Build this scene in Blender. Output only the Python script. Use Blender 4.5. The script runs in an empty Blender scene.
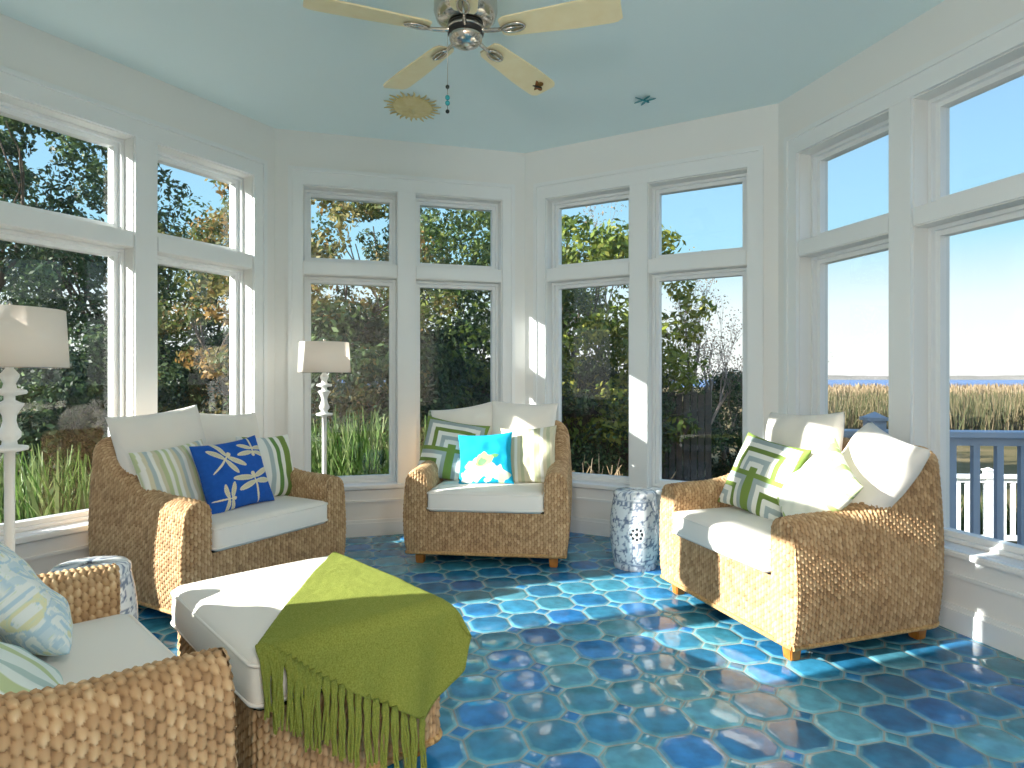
import bpy, bmesh, math, random
import numpy as np
from mathutils import Matrix, Vector, Euler
random.seed(7)
RNG = np.random.default_rng(11)
PI = math.pi
S = bpy.context.scene
COL = S.collection
rad = math.radians


# ------------------------------------------------------------------ helpers
def lin(r, g=None, b=None):
    if g is None:
        r, g, b = r
    f = lambda c: (c / 255 / 12.92) if c / 255 <= 0.04045 else ((c / 255 + 0.055) / 1.055) ** 2.4
    return (f(r), f(g), f(b), 1.0)


def L3(*c):
    return np.array(lin(*c)[:3])


def nmesh(name, V, F, cols=None, attr=None, smooth=True):
    """mesh from numpy: V (n,3), F (m,4) quads (or list of polygons)"""
    me = bpy.data.meshes.new(name)
    V = np.asarray(V, dtype=np.float32)
    if isinstance(F, np.ndarray) and F.ndim == 2:
        k = F.shape[1]
        m = len(F)
        me.vertices.add(len(V))
        me.vertices.foreach_set('co', V.ravel())
        me.loops.add(m * k)
        me.loops.foreach_set('vertex_index', F.astype(np.int32).ravel())
        me.polygons.add(m)
        me.polygons.foreach_set('loop_start', np.arange(0, m * k, k, dtype=np.int32))
        me.polygons.foreach_set('loop_total', np.full(m, k, dtype=np.int32))
        me.update(calc_edges=True)
    else:
        me.from_pydata([tuple(map(float, v)) for v in V], [], [tuple(int(i) for i in f) for f in F])
        me.update()
    if smooth:
        me.polygons.foreach_set('use_smooth', np.ones(len(me.polygons), dtype=bool))
    if cols is not None:
        a = me.color_attributes.new('Col', 'FLOAT_COLOR', 'POINT')
        c = np.ones((len(V), 4), dtype=np.float32)
        c[:, :3] = cols
        a.data.foreach_set('color', c.ravel())
    if attr is not None:
        for k2, arr in attr.items():
            a = me.attributes.new(k2, 'FLOAT', 'POINT')
            a.data.foreach_set('value', np.asarray(arr, dtype=np.float32).ravel())
    return me


def obj(name, me, mat=None, parent=None):
    o = bpy.data.objects.new(name, me)
    COL.objects.link(o)
    if mat is not None and me is not None and not me.materials:
        me.materials.append(mat)
    if parent is not None:
        o.parent = parent
    return o


def tag(o, label=None, cat=None, group=None, kind=None):
    if label: o['label'] = label
    if cat: o['category'] = cat
    if group: o['group'] = group
    if kind: o['kind'] = kind
    return o


def empty(name, loc=(0, 0, 0), rz=0.0):
    o = bpy.data.objects.new(name, None)
    o.empty_display_size = 0.1
    COL.objects.link(o)
    o.location = loc
    o.rotation_euler = (0, 0, rz)
    return o


def bm_mesh(name, bm, smooth=False):
    me = bpy.data.meshes.new(name)
    bm.normal_update()
    bm.to_mesh(me)
    bm.free()
    if smooth:
        for p in me.polygons:
            p.use_smooth = True
    return me


def bx(bm, x0, x1, y0, y1, z0, z1):
    v = [bm.verts.new(p) for p in ((x0, y0, z0), (x1, y0, z0), (x1, y1, z0), (x0, y1, z0),
                                   (x0, y0, z1), (x1, y0, z1), (x1, y1, z1), (x0, y1, z1))]
    for f in ((0, 3, 2, 1), (4, 5, 6, 7), (0, 1, 5, 4), (1, 2, 6, 5), (2, 3, 7, 6), (3, 0, 4, 7)):
        bm.faces.new([v[i] for i in f])
    return v


def box_mesh(name, *dims, bevel=0.0, seg=2):
    bm = bmesh.new()
    bx(bm, *dims)
    if bevel:
        bmesh.ops.bevel(bm, geom=bm.edges[:], offset=bevel, segments=seg, affect='EDGES', profile=0.5)
    return bm_mesh(name, bm, smooth=False)


def grid_faces(n, m, wrap_n=False, wrap_m=False):
    """faces of an n x m vertex grid, index = i*m + j"""
    I = np.arange(n if wrap_n else n - 1)
    J = np.arange(m if wrap_m else m - 1)
    i, j = np.meshgrid(I, J, indexing='ij')
    i2, j2 = (i + 1) % n, (j + 1) % m
    return np.stack([i * m + j, i2 * m + j, i2 * m + j2, i * m + j2], -1).reshape(-1, 4)


def lathe(name, prof, seg=48, smooth=True):
    prof = np.array(prof, dtype=float)
    a = np.linspace(0, 2 * PI, seg, endpoint=False)
    V = np.stack([prof[:, None, 0] * np.cos(a), prof[:, None, 0] * np.sin(a),
                  np.repeat(prof[:, 1:2], seg, 1)], -1).reshape(-1, 3)
    return nmesh(name, V, grid_faces(len(prof), seg, wrap_m=True), smooth=smooth)


def tubes(name, segs, k=6, cols=None, smooth=True):
    """segs: list of polylines [(p, r), ...] -> one mesh of tapered tubes"""
    Vs, Fs, off = [], [], 0
    for pl in segs:
        P = np.array([p for p, r in pl], float)
        R = np.array([r for p, r in pl], float)
        n = len(P)
        T = np.gradient(P, axis=0)
        T /= np.linalg.norm(T, axis=1, keepdims=True) + 1e-9
        up = np.array([0, 0, 1.0]) if abs(T[0][2]) < 0.9 else np.array([1.0, 0, 0])
        A = np.cross(T, up); A /= np.linalg.norm(A, axis=1, keepdims=True) + 1e-9
        B = np.cross(T, A)
        a = np.linspace(0, 2 * PI, k, endpoint=False)
        V = P[:, None] + R[:, None, None] * (A[:, None] * np.cos(a)[None, :, None] + B[:, None] * np.sin(a)[None, :, None])
        V = V.reshape(-1, 3)
        F = grid_faces(n, k, wrap_m=True) + off
        c0, c1 = len(V) + off, len(V) + 1 + off
        V = np.vstack([V, P[0], P[-1]])
        j = np.arange(k)
        cap0 = np.stack([off + j, off + (j + 1) % k, np.full(k, c0), np.full(k, c0)], -1)
        Vs.append(V); Fs.append(F)
        caps = [(off + (jj + 1) % k, off + jj, c0) for jj in range(k)] + \
               [(off + (n - 1) * k + jj, off + (n - 1) * k + (jj + 1) % k, c1) for jj in range(k)]
        Fs.append(caps)
        off += len(V)
    V = np.vstack(Vs)
    F = []
    for f in Fs:
        F.extend(f.tolist() if isinstance(f, np.ndarray) else f)
    return nmesh(name, V, F, smooth=smooth)


def vnoise(P, scale=1.0, seed=0):
    """cheap smooth value noise, P (n,2|3) -> 0..1"""
    P = np.asarray(P, float) * scale
    if P.shape[1] == 2:
        P = np.hstack([P, np.zeros((len(P), 1))])
    i = np.floor(P).astype(np.int64)
    f = P - i
    f = f * f * (3 - 2 * f)

    def h(a, b, c):
        n = (a * 374761393 + b * 668265263 + c * 2147483647 + seed * 974711) & 0xffffffff
        n = ((n ^ (n >> 13)) * 1274126177) & 0xffffffff
        return ((n ^ (n >> 16)) & 0xffff) / 65535.0
    r = 0
    for dx in (0, 1):
        for dy in (0, 1):
            for dz in (0, 1):
                w = (f[:, 0] if dx else 1 - f[:, 0]) * (f[:, 1] if dy else 1 - f[:, 1]) * (f[:, 2] if dz else 1 - f[:, 2])
                r = r + w * h(i[:, 0] + dx, i[:, 1] + dy, i[:, 2] + dz)
    return r


def hash01(a, b, seed=0):
    n = (a.astype(np.int64) * 374761393 + b.astype(np.int64) * 668265263 + seed * 974711) & 0xffffffff
    n = ((n ^ (n >> 13)) * 1274126177) & 0xffffffff
    return ((n ^ (n >> 16)) & 0xffff) / 65535.0


# ------------------------------------------------------------------ materials
def nt(name):
    m = bpy.data.materials.new(name)
    m.use_nodes = True
    t = m.node_tree
    b = t.nodes['Principled BSDF']
    return m, t, b


def N(t, typ, **kw):
    n = t.nodes.new(typ)
    for k, v in kw.items():
        if k in n.inputs.keys() if isinstance(k, str) else False:
            n.inputs[k].default_value = v
        else:
            setattr(n, k, v)
    return n


def add_bump(t, b, scale, strength, dist=0.002, detail=4.0, kind='noise', vec=None):
    tc = t.nodes.new('ShaderNodeTexCoord')
    n = t.nodes.new('ShaderNodeTexNoise')
    n.inputs['Scale'].default_value = scale
    n.inputs['Detail'].default_value = detail
    t.links.new(tc.outputs['Object'], n.inputs['Vector'])
    bu = t.nodes.new('ShaderNodeBump')
    bu.inputs['Strength'].default_value = strength
    bu.inputs['Distance'].default_value = dist
    t.links.new(n.outputs['Fac'], bu.inputs['Height'])
    t.links.new(bu.outputs['Normal'], b.inputs['Normal'])
    return n


def plain(name, col, rough=0.5, metal=0.0, bump=None, var=None):
    m, t, b = nt(name)
    b.inputs['Base Color'].default_value = col
    b.inputs['Roughness'].default_value = rough
    b.inputs['Metallic'].default_value = metal
    if bump:
        n = add_bump(t, b, *bump)
    if var:                               # gentle colour variation of the material itself
        tc = t.nodes.new('ShaderNodeTexCoord')
        n = t.nodes.new('ShaderNodeTexNoise')
        n.inputs['Scale'].default_value = var[0]
        n.inputs['Detail'].default_value = 5
        t.links.new(tc.outputs['Object'], n.inputs['Vector'])
        r = t.nodes.new('ShaderNodeValToRGB')
        r.color_ramp.elements[0].position = 0.3
        r.color_ramp.elements[1].position = 0.7
        r.color_ramp.elements[0].color = col
        r.color_ramp.elements[1].color = var[1]
        t.links.new(n.outputs['Fac'], r.inputs['Fac'])
        t.links.new(r.outputs['Color'], b.inputs['Base Color'])
    return m


def vcol(name, rough=0.9, bump=None, sheen=0.0, translucent=0.0, spec=0.3):
    m, t, b = nt(name)
    a = t.nodes.new('ShaderNodeVertexColor')
    a.layer_name = 'Col'
    t.links.new(a.outputs['Color'], b.inputs['Base Color'])
    b.inputs['Roughness'].default_value = rough
    b.inputs['Specular IOR Level'].default_value = spec
    if sheen:
        b.inputs['Sheen Weight'].default_value = sheen
    if bump:
        add_bump(t, b, *bump)
    if translucent:
        tr = t.nodes.new('ShaderNodeBsdfTranslucent')
        t.links.new(a.outputs['Color'], tr.inputs['Color'])
        mx = t.nodes.new('ShaderNodeMixShader')
        mx.inputs[0].default_value = translucent
        t.links.new(b.outputs[0], mx.inputs[1])
        t.links.new(tr.outputs[0], mx.inputs[2])
        t.links.new(mx.outputs[0], t.nodes['Material Output'].inputs['Surface'])
    return m


M = {}
M['wall'] = plain('white_wall_paint', lin(234, 234, 231), 0.6, bump=(60, 0.05))
M['trim'] = plain('white_gloss_trim', lin(233, 236, 236), 0.35, bump=(25, 0.03))
M['ceiling'] = plain('pale_aqua_ceiling_paint', lin(224, 241, 243), 0.7, bump=(60, 0.05))
M['canvas'] = plain('white_canvas', lin(237, 231, 222), 0.95, bump=(260, 0.25, 0.001))
M['wood'] = plain('golden_oak', lin(178, 118, 44), 0.45, var=(30, lin(150, 92, 30)))
M['nickel'] = plain('brushed_nickel', lin(205, 198, 188), 0.22, 1.0)
M['darkband'] = plain('black_band', lin(35, 34, 32), 0.4)
M['blade'] = plain('pale_maple', lin(243, 230, 190), 0.4, var=(14, lin(238, 222, 176)))
M['sunplaster'] = plain('ochre_plaster', lin(222, 208, 158), 0.7, var=(20, lin(208, 190, 132)))
M['lampwhite'] = plain('white_lacquer', lin(232, 234, 232), 0.35)
M['bulbmetal'] = M['nickel']
M['dark'] = plain('dark_lining', lin(40, 34, 28), 0.9)
M['fabric'] = vcol('printed_fabric', 0.92, bump=(300, 0.3, 0.001))
M['porcelain'] = vcol('glazed_porcelain', 0.12, spec=0.5)
M['teal_metal'] = plain('teal_metal', lin(40, 140, 150), 0.35, 0.3)
M['deckpaint'] = plain('white_deck_paint', lin(236, 238, 238), 0.5)
M['rail_blue_grey'] = plain('blue_grey_rail', lin(158, 174, 196), 0.5)  # blue grey rail colour, darker than the white deck colour
M['deckboard'] = plain('grey_deck_boards', lin(150, 145, 136), 0.8, var=(5, lin(120, 115, 108)))
M['bark'] = plain('grey_bark', lin(112, 98, 84), 0.95, bump=(12, 0.6, 0.02), var=(3, lin(78, 66, 56)))
M['roof'] = plain('roof_underlay', lin(120, 120, 120), 0.9)

# woven seagrass: tone attribute = strand colour, with shade painted into the gaps
m, t, b = nt('woven_seagrass')
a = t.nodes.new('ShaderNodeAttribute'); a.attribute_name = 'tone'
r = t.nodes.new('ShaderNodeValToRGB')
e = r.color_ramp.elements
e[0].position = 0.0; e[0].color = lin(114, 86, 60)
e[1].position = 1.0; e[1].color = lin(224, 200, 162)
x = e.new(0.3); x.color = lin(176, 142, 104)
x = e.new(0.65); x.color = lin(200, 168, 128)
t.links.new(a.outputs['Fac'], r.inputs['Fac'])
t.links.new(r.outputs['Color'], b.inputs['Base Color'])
b.inputs['Roughness'].default_value = 0.75
b.inputs['Specular IOR Level'].default_value = 0.25
add_bump(t, b, 220, 0.3, 0.001)
M['wicker'] = m

# window glass: transparent with a Fresnel reflection
m, t, b = nt('clear_window_glass')
t.nodes.remove(b)
tr = t.nodes.new('ShaderNodeBsdfTransparent'); tr.inputs[0].default_value = (0.96, 0.975, 0.97, 1)
gl = t.nodes.new('ShaderNodeBsdfGlossy'); gl.inputs['Roughness'].default_value = 0.0
fr = t.nodes.new('ShaderNodeFresnel')
ge = t.nodes.new('ShaderNodeNewGeometry')            # same reflectance on entering and leaving the thin pane
mi = t.nodes.new('ShaderNodeMapRange'); mi.inputs['To Min'].default_value = 1.4; mi.inputs['To Max'].default_value = 1 / 1.4
t.links.new(ge.outputs['Backfacing'], mi.inputs['Value']); t.links.new(mi.outputs[0], fr.inputs['IOR'])
mx = t.nodes.new('ShaderNodeMixShader')
t.links.new(fr.outputs[0], mx.inputs[0]); t.links.new(tr.outputs[0], mx.inputs[1]); t.links.new(gl.outputs[0], mx.inputs[2])
t.links.new(mx.outputs[0], t.nodes['Material Output'].inputs['Surface'])
M['glass'] = m

# glazed floor tile: tile colour attribute, grout attribute
m, t, b = nt('glazed_turquoise_tiles')
a = t.nodes.new('ShaderNodeVertexColor'); a.layer_name = 'Col'
tc = t.nodes.new('ShaderNodeTexCoord')
n = t.nodes.new('ShaderNodeTexNoise'); n.inputs['Scale'].default_value = 16; n.inputs['Detail'].default_value = 5
t.links.new(tc.outputs['Object'], n.inputs['Vector'])
hs = t.nodes.new('ShaderNodeHueSaturation')
mr = t.nodes.new('ShaderNodeMapRange'); mr.inputs['From Min'].default_value = .3; mr.inputs['From Max'].default_value = .7
mr.inputs['To Min'].default_value = 0.72; mr.inputs['To Max'].default_value = 1.3
t.links.new(n.outputs['Fac'], mr.inputs['Value']); t.links.new(mr.outputs[0], hs.inputs['Value'])
t.links.new(a.outputs['Color'], hs.inputs['Color']); t.links.new(hs.outputs[0], b.inputs['Base Color'])
g = t.nodes.new('ShaderNodeAttribute'); g.attribute_name = 'grout'
rr = t.nodes.new('ShaderNodeMapRange'); rr.inputs['To Min'].default_value = 0.10; rr.inputs['To Max'].default_value = 0.9
t.links.new(g.outputs['Fac'], rr.inputs['Value']); t.links.new(rr.outputs[0], b.inputs['Roughness'])
n2 = t.nodes.new('ShaderNodeTexNoise'); n2.inputs['Scale'].default_value = 14; n2.inputs['Detail'].default_value = 2
t.links.new(tc.outputs['Object'], n2.inputs['Vector'])
bu = t.nodes.new('ShaderNodeBump'); bu.inputs['Strength'].default_value = 0.25; bu.inputs['Distance'].default_value = 0.006
t.links.new(n2.outputs['Fac'], bu.inputs['Height']); t.links.new(bu.outputs['Normal'], b.inputs['Normal'])
M['tile'] = m

# lamp shade linen: lets light through
m, t, b = nt('linen_shade')
b.inputs['Base Color'].default_value = lin(240, 236, 228); b.inputs['Roughness'].default_value = 0.9
tr = t.nodes.new('ShaderNodeBsdfTranslucent'); tr.inputs[0].default_value = lin(245, 228, 212)
mx = t.nodes.new('ShaderNodeMixShader'); mx.inputs[0].default_value = 0.4
t.links.new(b.outputs[0], mx.inputs[1]); t.links.new(tr.outputs[0], mx.inputs[2])
t.links.new(mx.outputs[0], t.nodes['Material Output'].inputs['Surface'])
M['shade'] = m

# wool throw
m, t, b = nt('fuzzy_green_wool')
tc = t.nodes.new('ShaderNodeTexCoord')
n = t.nodes.new('ShaderNodeTexNoise'); n.inputs['Scale'].default_value = 240; n.inputs['Detail'].default_value = 5
t.links.new(tc.outputs['Object'], n.inputs['Vector'])
r = t.nodes.new('ShaderNodeValToRGB')
r.color_ramp.elements[0].position = .3; r.color_ramp.elements[1].position = .72
r.color_ramp.elements[0].color = lin(108, 118, 46); r.color_ramp.elements[1].color = lin(142, 148, 74)
t.links.new(n.outputs['Fac'], r.inputs['Fac']); t.links.new(r.outputs['Color'], b.inputs['Base Color'])
b.inputs['Roughness'].default_value = 1.0; b.inputs['Specular IOR Level'].default_value = .1
b.inputs['Sheen Weight'].default_value = 0.2; b.inputs['Sheen Tint'].default_value = lin(200, 215, 110)
bu = t.nodes.new('ShaderNodeBump'); bu.inputs['Strength'].default_value = 0.7; bu.inputs['Distance'].default_value = 0.0025
n2 = t.nodes.new('ShaderNodeTexNoise'); n2.inputs['Scale'].default_value = 520; n2.inputs['Detail'].default_value = 4
t.links.new(tc.outputs['Object'], n2.inputs['Vector']); t.links.new(n2.outputs['Fac'], bu.inputs['Height'])
t.links.new(bu.outputs['Normal'], b.inputs['Normal'])
M['wool'] = m

M['leaf'] = vcol('tree_leaves', 0.55, translucent=0.35, spec=0.3)
M['straw'] = vcol('dry_stalks', 0.9, translucent=0.1)

# ------------------------------------------------------------------ camera
F_PX, CAM_H, HOR = 635.0, 1.2, 378.0
cam = bpy.data.cameras.new('camera')
cam.sensor_width = 36; cam.sensor_fit = 'HORIZONTAL'
cam.lens = 36 * F_PX / 1024
cam.shift_y = -(384 - HOR) / 1024
cam.clip_start = 0.05; cam.clip_end = 3000
co = bpy.data.objects.new('camera', cam); COL.objects.link(co)
co.location = (0, 0, CAM_H); co.rotation_euler = (PI / 2, 0, 0)
S.camera = co

# ------------------------------------------------------------------ room shell
H = 3.03          # ceiling
TH = 0.20         # wall thickness
SIDE = 1.915
T0 = 15.6
def ddir(a): return np.array([math.cos(rad(a)), math.sin(rad(a))])
P_BC = np.array([0.106, 5.17])
P_CD = P_BC + SIDE * ddir(T0 - 45)
P_DE = P_CD + SIDE * ddir(T0 - 90)
P_EG = P_DE + SIDE * ddir(T0 - 135)
P_AB = P_BC - SIDE * ddir(T0)
P_LA = P_AB - SIDE * ddir(T0 + 45)
P_FL = P_LA - SIDE * ddir(T0 + 90)
P_GF = P_FL - SIDE * ddir(T0 + 135)

OPEN_X = ((0.20, 0.885), (1.03, 1.715))
OPEN_Z = ((0.39, 1.97), (2.07, 2.625))
SASH = 0.042


def wall_mesh(name, L, openings):
    xs = sorted({0.0, L} | {v for o in openings for v in o[:2]})
    zs = sorted({-0.02, H + 0.1} | {v for o in openings for v in o[2:]})
    bm = bmesh.new()
    inside = lambda x, z: any(o[0] < x < o[1] and o[2] < z < o[3] for o in openings)
    V = {}
    def vert(i, j, k):
        if (i, j, k) not in V:
            # mitre the outer face so that neighbouring walls meet
            x = xs[i]
            if k and i == 0: x -= TH * math.tan(rad(22.5))
            if k and i == len(xs) - 1: x += TH * math.tan(rad(22.5))
            V[(i, j, k)] = bm.verts.new((x, TH if k else 0.0, zs[j]))
        return V[(i, j, k)]
    nx, nz = len(xs) - 1, len(zs) - 1
    solid = [[not inside((xs[i] + xs[i + 1]) / 2, (zs[j] + zs[j + 1]) / 2) for j in range(nz)] for i in range(nx)]
    sol = lambda i, j: 0 <= i < nx and 0 <= j < nz and solid[i][j]
    for i in range(nx):
        for j in range(nz):
            if not solid[i][j]: continue
            bm.faces.new([vert(i, j, 0), vert(i + 1, j, 0), vert(i + 1, j + 1, 0), vert(i, j + 1, 0)])
            bm.faces.new([vert(i, j, 1), vert(i, j + 1, 1), vert(i + 1, j + 1, 1), vert(i + 1, j, 1)])
            for di, dj, e0, e1 in ((-1, 0, (i, j + 1), (i, j)), (1, 0, (i + 1, j), (i + 1, j + 1)),
                                   (0, -1, (i, j), (i + 1, j)), (0, 1, (i + 1, j + 1), (i, j + 1))):
                if not sol(i + di, j + dj):
                    bm.faces.new([vert(*e0, 0), vert(*e0, 1), vert(*e1, 1), vert(*e1, 0)])
    return bm_mesh(name, bm)


def frame_ring(bm, x0, x1, z0, z1, w, y0, y1):
    """rectangular ring of width w (inwards) as one mesh"""
    for a, b_ in (((x0, x0 + w), (z0, z1)), ((x1 - w, x1), (z0, z1)), ((x0 + w, x1 - w), (z0, z0 + w)), ((x0 + w, x1 - w), (z1 - w, z1))):
        bx(bm, a[0], a[1], y0, y1, b_[0], b_[1])


openings4 = [(x0, x1, z0, z1) for (x0, x1) in OPEN_X for (z0, z1) in OPEN_Z]
win_no = 0


def build_wall(side, P0, ang, windows=True):
    global win_no
    rz = rad(ang)
    loc = (P0[0], P0[1], 0)
    w = obj('wall_' + side, wall_mesh('wall_' + side, SIDE, openings4 if windows else []), M['wall'])
    w.location = loc; w.rotation_euler = (0, 0, rz); w['kind'] = 'structure'
    t_ = math.tan(rad(22.5))
    # baseboard: two stepped boards
    bm = bmesh.new()
    bx(bm, 0.012, SIDE - 0.012, -0.022, 0, 0, 0.10)
    bx(bm, 0.006, SIDE - 0.006, -0.012, 0, 0.10, 0.122)
    bb = obj('baseboard_' + side, bm_mesh('baseboard_' + side, bm), M['trim'])
    bb.location = loc; bb.rotation_euler = (0, 0, rz); bb['kind'] = 'structure'
    if not windows:
        return
    # apron panel under the sill
    bm = bmesh.new()
    bx(bm, 0.01, SIDE - 0.01, -0.016, 0, 0.275, 0.35)
    bx(bm, 0.012, SIDE - 0.012, -0.024, 0, 0.258, 0.276)
    tr = obj('trim_%d' % (win_no + 1), bm_mesh('trim', bm), M['trim'])
    tr.location = loc; tr.rotation_euler = (0, 0, rz); tr['kind'] = 'structure'
    win_no += 1
    root = empty('window_%d' % win_no, loc, rz)
    root['kind'] = 'structure'
    # casing boards
    bm = bmesh.new()
    xo0, xo1, zt = 0.105, SIDE - 0.105, 2.745
    bx(bm, xo0, OPEN_X[0][0] - .006, -0.022, 0, 0.39, zt)
    bx(bm, OPEN_X[1][1] + .006, xo1, -0.022, 0, 0.39, zt)
    bx(bm, OPEN_X[0][0] - .006, OPEN_X[1][1] + .006, -0.022, 0, OPEN_Z[1][1] + .006, zt)
    bx(bm, xo0 - .012, xo0 + .016, -0.034, 0, 0.39, zt + .012)
    bx(bm, xo1 - .016, xo1 + .012, -0.034, 0, 0.39, zt + .012)
    bx(bm, xo0 + .016, xo1 - .016, -0.034, 0, zt - .016, zt + .012)
    obj('casing', bm_mesh('casing', bm), M['trim'], root)
    bm = bmesh.new()
    bx(bm, OPEN_X[0][1] + .006, OPEN_X[1][0] - .006, -0.018, 0, 0.39, OPEN_Z[1][1] + .006)
    obj('mullion', bm_mesh('mullion', bm), M['trim'], root)
    for (x0, x1) in OPEN_X:
        bm = bmesh.new()
        bx(bm, x0 + .004, x1 - .004, -0.012, 0.0, OPEN_Z[0][1] + .006, OPEN_Z[1][0] - .006)
        obj('transom_bar', bm_mesh('transom_bar', bm), M['trim'], root)
    bm = bmesh.new()
    bx(bm, 0.075, SIDE - 0.075, -0.055, 0.0, 0.36, 0.39)
    bmesh.ops.bevel(bm, geom=bm.edges[:], offset=0.006, segments=2, affect='EDGES')
    obj('sill', bm_mesh('sill', bm), M['trim'], root)
    for (x0, x1) in OPEN_X:
        for (z0, z1) in OPEN_Z:
            bm = bmesh.new()
            e = 0.002
            frame_ring(bm, x0 + e, x1 - e, z0 + e, z1 - e, SASH * .45, 0.085, 0.19)      # fixed stop
            frame_ring(bm, x0 + SASH * .5, x1 - SASH * .5, z0 + SASH * .5, z1 - SASH * .5, SASH * .62, 0.115, 0.175)
            obj('sash', bm_mesh('sash', bm), M['trim'], root)
            i = SASH * 1.05
            obj('pane', box_mesh('pane', x0 + i, x1 - i, 0.150, 0.154, z0 + i, z1 - i), M['glass'], root)


build_wall('left_front', P_FL, T0 + 90)
build_wall('left', P_LA, T0 + 45)
build_wall('back_left', P_AB, T0)
build_wall('back_right', P_BC, T0 - 45)
build_wall('right', P_CD, T0 - 90)
build_wall('right_front', P_DE, T0 - 135)
build_wall('front_left', P_GF, T0 + 135, windows=False)

# the house room the camera stands in (behind the opening)
def struct(name, me, mat):
    o = obj(name, me, mat); o['kind'] = 'structure'; return o

HX0, HX1, HY0 = -3.4, 3.6, -4.2
yl, yr = float(P_GF[1]) - 0.02, float(P_EG[1]) - 0.02
struct('wall_house_rear', box_mesh('w', HX0 - .2, HX1 + .2, HY0 - .2, HY0, 0, H), M['wall'])
struct('wall_house_left', box_mesh('w', HX0 - .2, HX0, HY0, yl - .2, 0, H), M['wall'])
struct('wall_house_right', box_mesh('w', HX1, HX1 + .2, HY0, yr - .2, 0, H), M['wall'])
struct('wall_house_front_left', box_mesh('w', HX0 - .2, float(P_GF[0]) - .02, yl - .2, yl, 0, H), M['wall'])
struct('wall_house_front_right', box_mesh('w', float(P_EG[0]) + .02, HX1 + .2, yr - .2, yr, 0, H), M['wall'])

# ceiling: octagon + house
octo = [P_GF, P_FL, P_LA, P_AB, P_BC, P_CD, P_DE, P_EG]
def slab(name, polys, z0, z1):
    bm = bmesh.new()
    for poly in polys:
        lo = [bm.verts.new((float(p[0]), float(p[1]), z0)) for p in poly]
        hi = [bm.verts.new((float(p[0]), float(p[1]), z1)) for p in poly]
        n = len(poly)
        bm.faces.new(lo); bm.faces.new(hi[::-1])
        for i in range(n):
            bm.faces.new([lo[i], hi[i], hi[(i + 1) % n], lo[(i + 1) % n]])
    bmesh.ops.recalc_face_normals(bm, faces=bm.faces[:])
    return bm_mesh(name, bm)
cen = sum(octo) / 8
octo_out = [cen + (p - cen) * 1.14 for p in octo]
house = [(HX0 - .2, HY0 - .2), (HX1 + .2, HY0 - .2), (HX1 + .2, yr + .4), (P_EG[0] + .1, yr + .4), (P_GF[0] - .1, yl), (HX0 - .2, yl)]
struct('ceiling', slab('ceiling', [octo_out], H, H + .12), M['ceiling'])
struct('ceiling_house', slab('ceiling', [house], H + .001, H + .12), M['wall'])

# floor of octagonal glazed tiles (one connected mesh)
def floor_mesh():
    bm = bmesh.new()
    p = 0.2; c = p * 0.5 - 0.045      # octagon half side ; corner squares
    h = p / 2
    k = 0.047                          # cut at the corners
    ca, sa = math.cos(rad(14.5)), math.sin(rad(14.5))
    cache = {}
    def vv(x, y):
        key = (round(x * 2000), round(y * 2000))
        if key not in cache:
            cache[key] = bm.verts.new((x * ca - y * sa, x * sa + y * ca, 0))
        return cache[key]
    tile_faces = []
    lim = [cen + (q - cen) * 1.03 for q in octo]
    def inside(x, y):
        X, Y = x * ca - y * sa, x * sa + y * ca
        if -1.6 < X < 2.4 and -0.5 < Y < 1.0: return True
        n = len(lim)
        for i in range(n):
            a, b_ = lim[i], lim[(i + 1) % n]
            if (b_[0] - a[0]) * (Y - a[1]) - (b_[1] - a[1]) * (X - a[0]) > 0.09: return False
        return True
    cells = [(i, j) for i in range(-30, 31) for j in range(-30, 40) if inside(i * p + .07, j * p + .03)]
    cs = set(cells)
    for (i, j) in cells:
        x, y = i * p + .07, j * p + .03
        pts = [(x - h + k, y - h), (x + h - k, y - h), (x + h, y - h + k), (x + h, y + h - k), (x + h - k, y + h), (x - h + k, y + h), (x - h, y + h - k), (x - h, y - h + k)]
        tile_faces.append(bm.faces.new([vv(*q) for q in pts]))
        if {(i + 1, j), (i, j + 1), (i + 1, j + 1)} <= cs:
            X, Y = x + h, y + h
            tile_faces.append(bm.faces.new([vv(X - k, Y), vv(X, Y - k), vv(X + k, Y), vv(X, Y + k)]))
    cl = bm.verts.layers.float_color.new('Col')
    gr = bm.verts.layers.float.new('grout')
    grout = lin(168, 160, 146)
    for v in bm.verts:
        v[cl] = grout; v[gr] = 1.0
    bmesh.ops.recalc_face_normals(bm, faces=bm.faces[:])
    if tile_faces[0].normal.z < 0:
        bmesh.ops.reverse_faces(bm, faces=bm.faces[:])
    rnd = random.Random(3)
    palette = [lin(50, 122, 156), lin(40, 114, 164), lin(58, 126, 150), lin(38, 108, 166), lin(78, 142, 162), lin(40, 108, 146)]
    for f in tile_faces:
        small = len(f.verts) == 4
        r1 = bmesh.ops.inset_individual(bm, faces=[f], thickness=0.0052, depth=0.0)
        base = palette[rnd.randrange(len(palette))]
        g_ = rnd.uniform(.95, 1.35)
        base = tuple(min(1, q * g_) for q in base[:3]) + (1,)
        rim = tuple(q * .55 + s * .45 for q, s in zip(base, lin(128, 186, 190)))
        for v in f.verts: v[cl] = rim; v[gr] = 0.35
        bmesh.ops.inset_individual(bm, faces=[f], thickness=0.006, depth=0.0030)
        for v in f.verts: v[cl] = rim; v[gr] = 0.0
        bmesh.ops.inset_individual(bm, faces=[f], thickness=0.010 if not small else .006, depth=0.0012)
        for v in f.verts: v[cl] = base; v[gr] = 0.0
    me = bm_mesh('floor', bm)
    for pl in me.polygons: pl.use_smooth = True
    return me
fl = struct('floor', floor_mesh(), M['tile'])
fl.location.z = -0.004
struct('floor_house', slab('floor', [[(HX0, HY0), (HX1, HY0), (HX1, yr), (HX0, yl)]], -.06, -.012), plain('house_floor', lin(150, 130, 104), .4))
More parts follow.
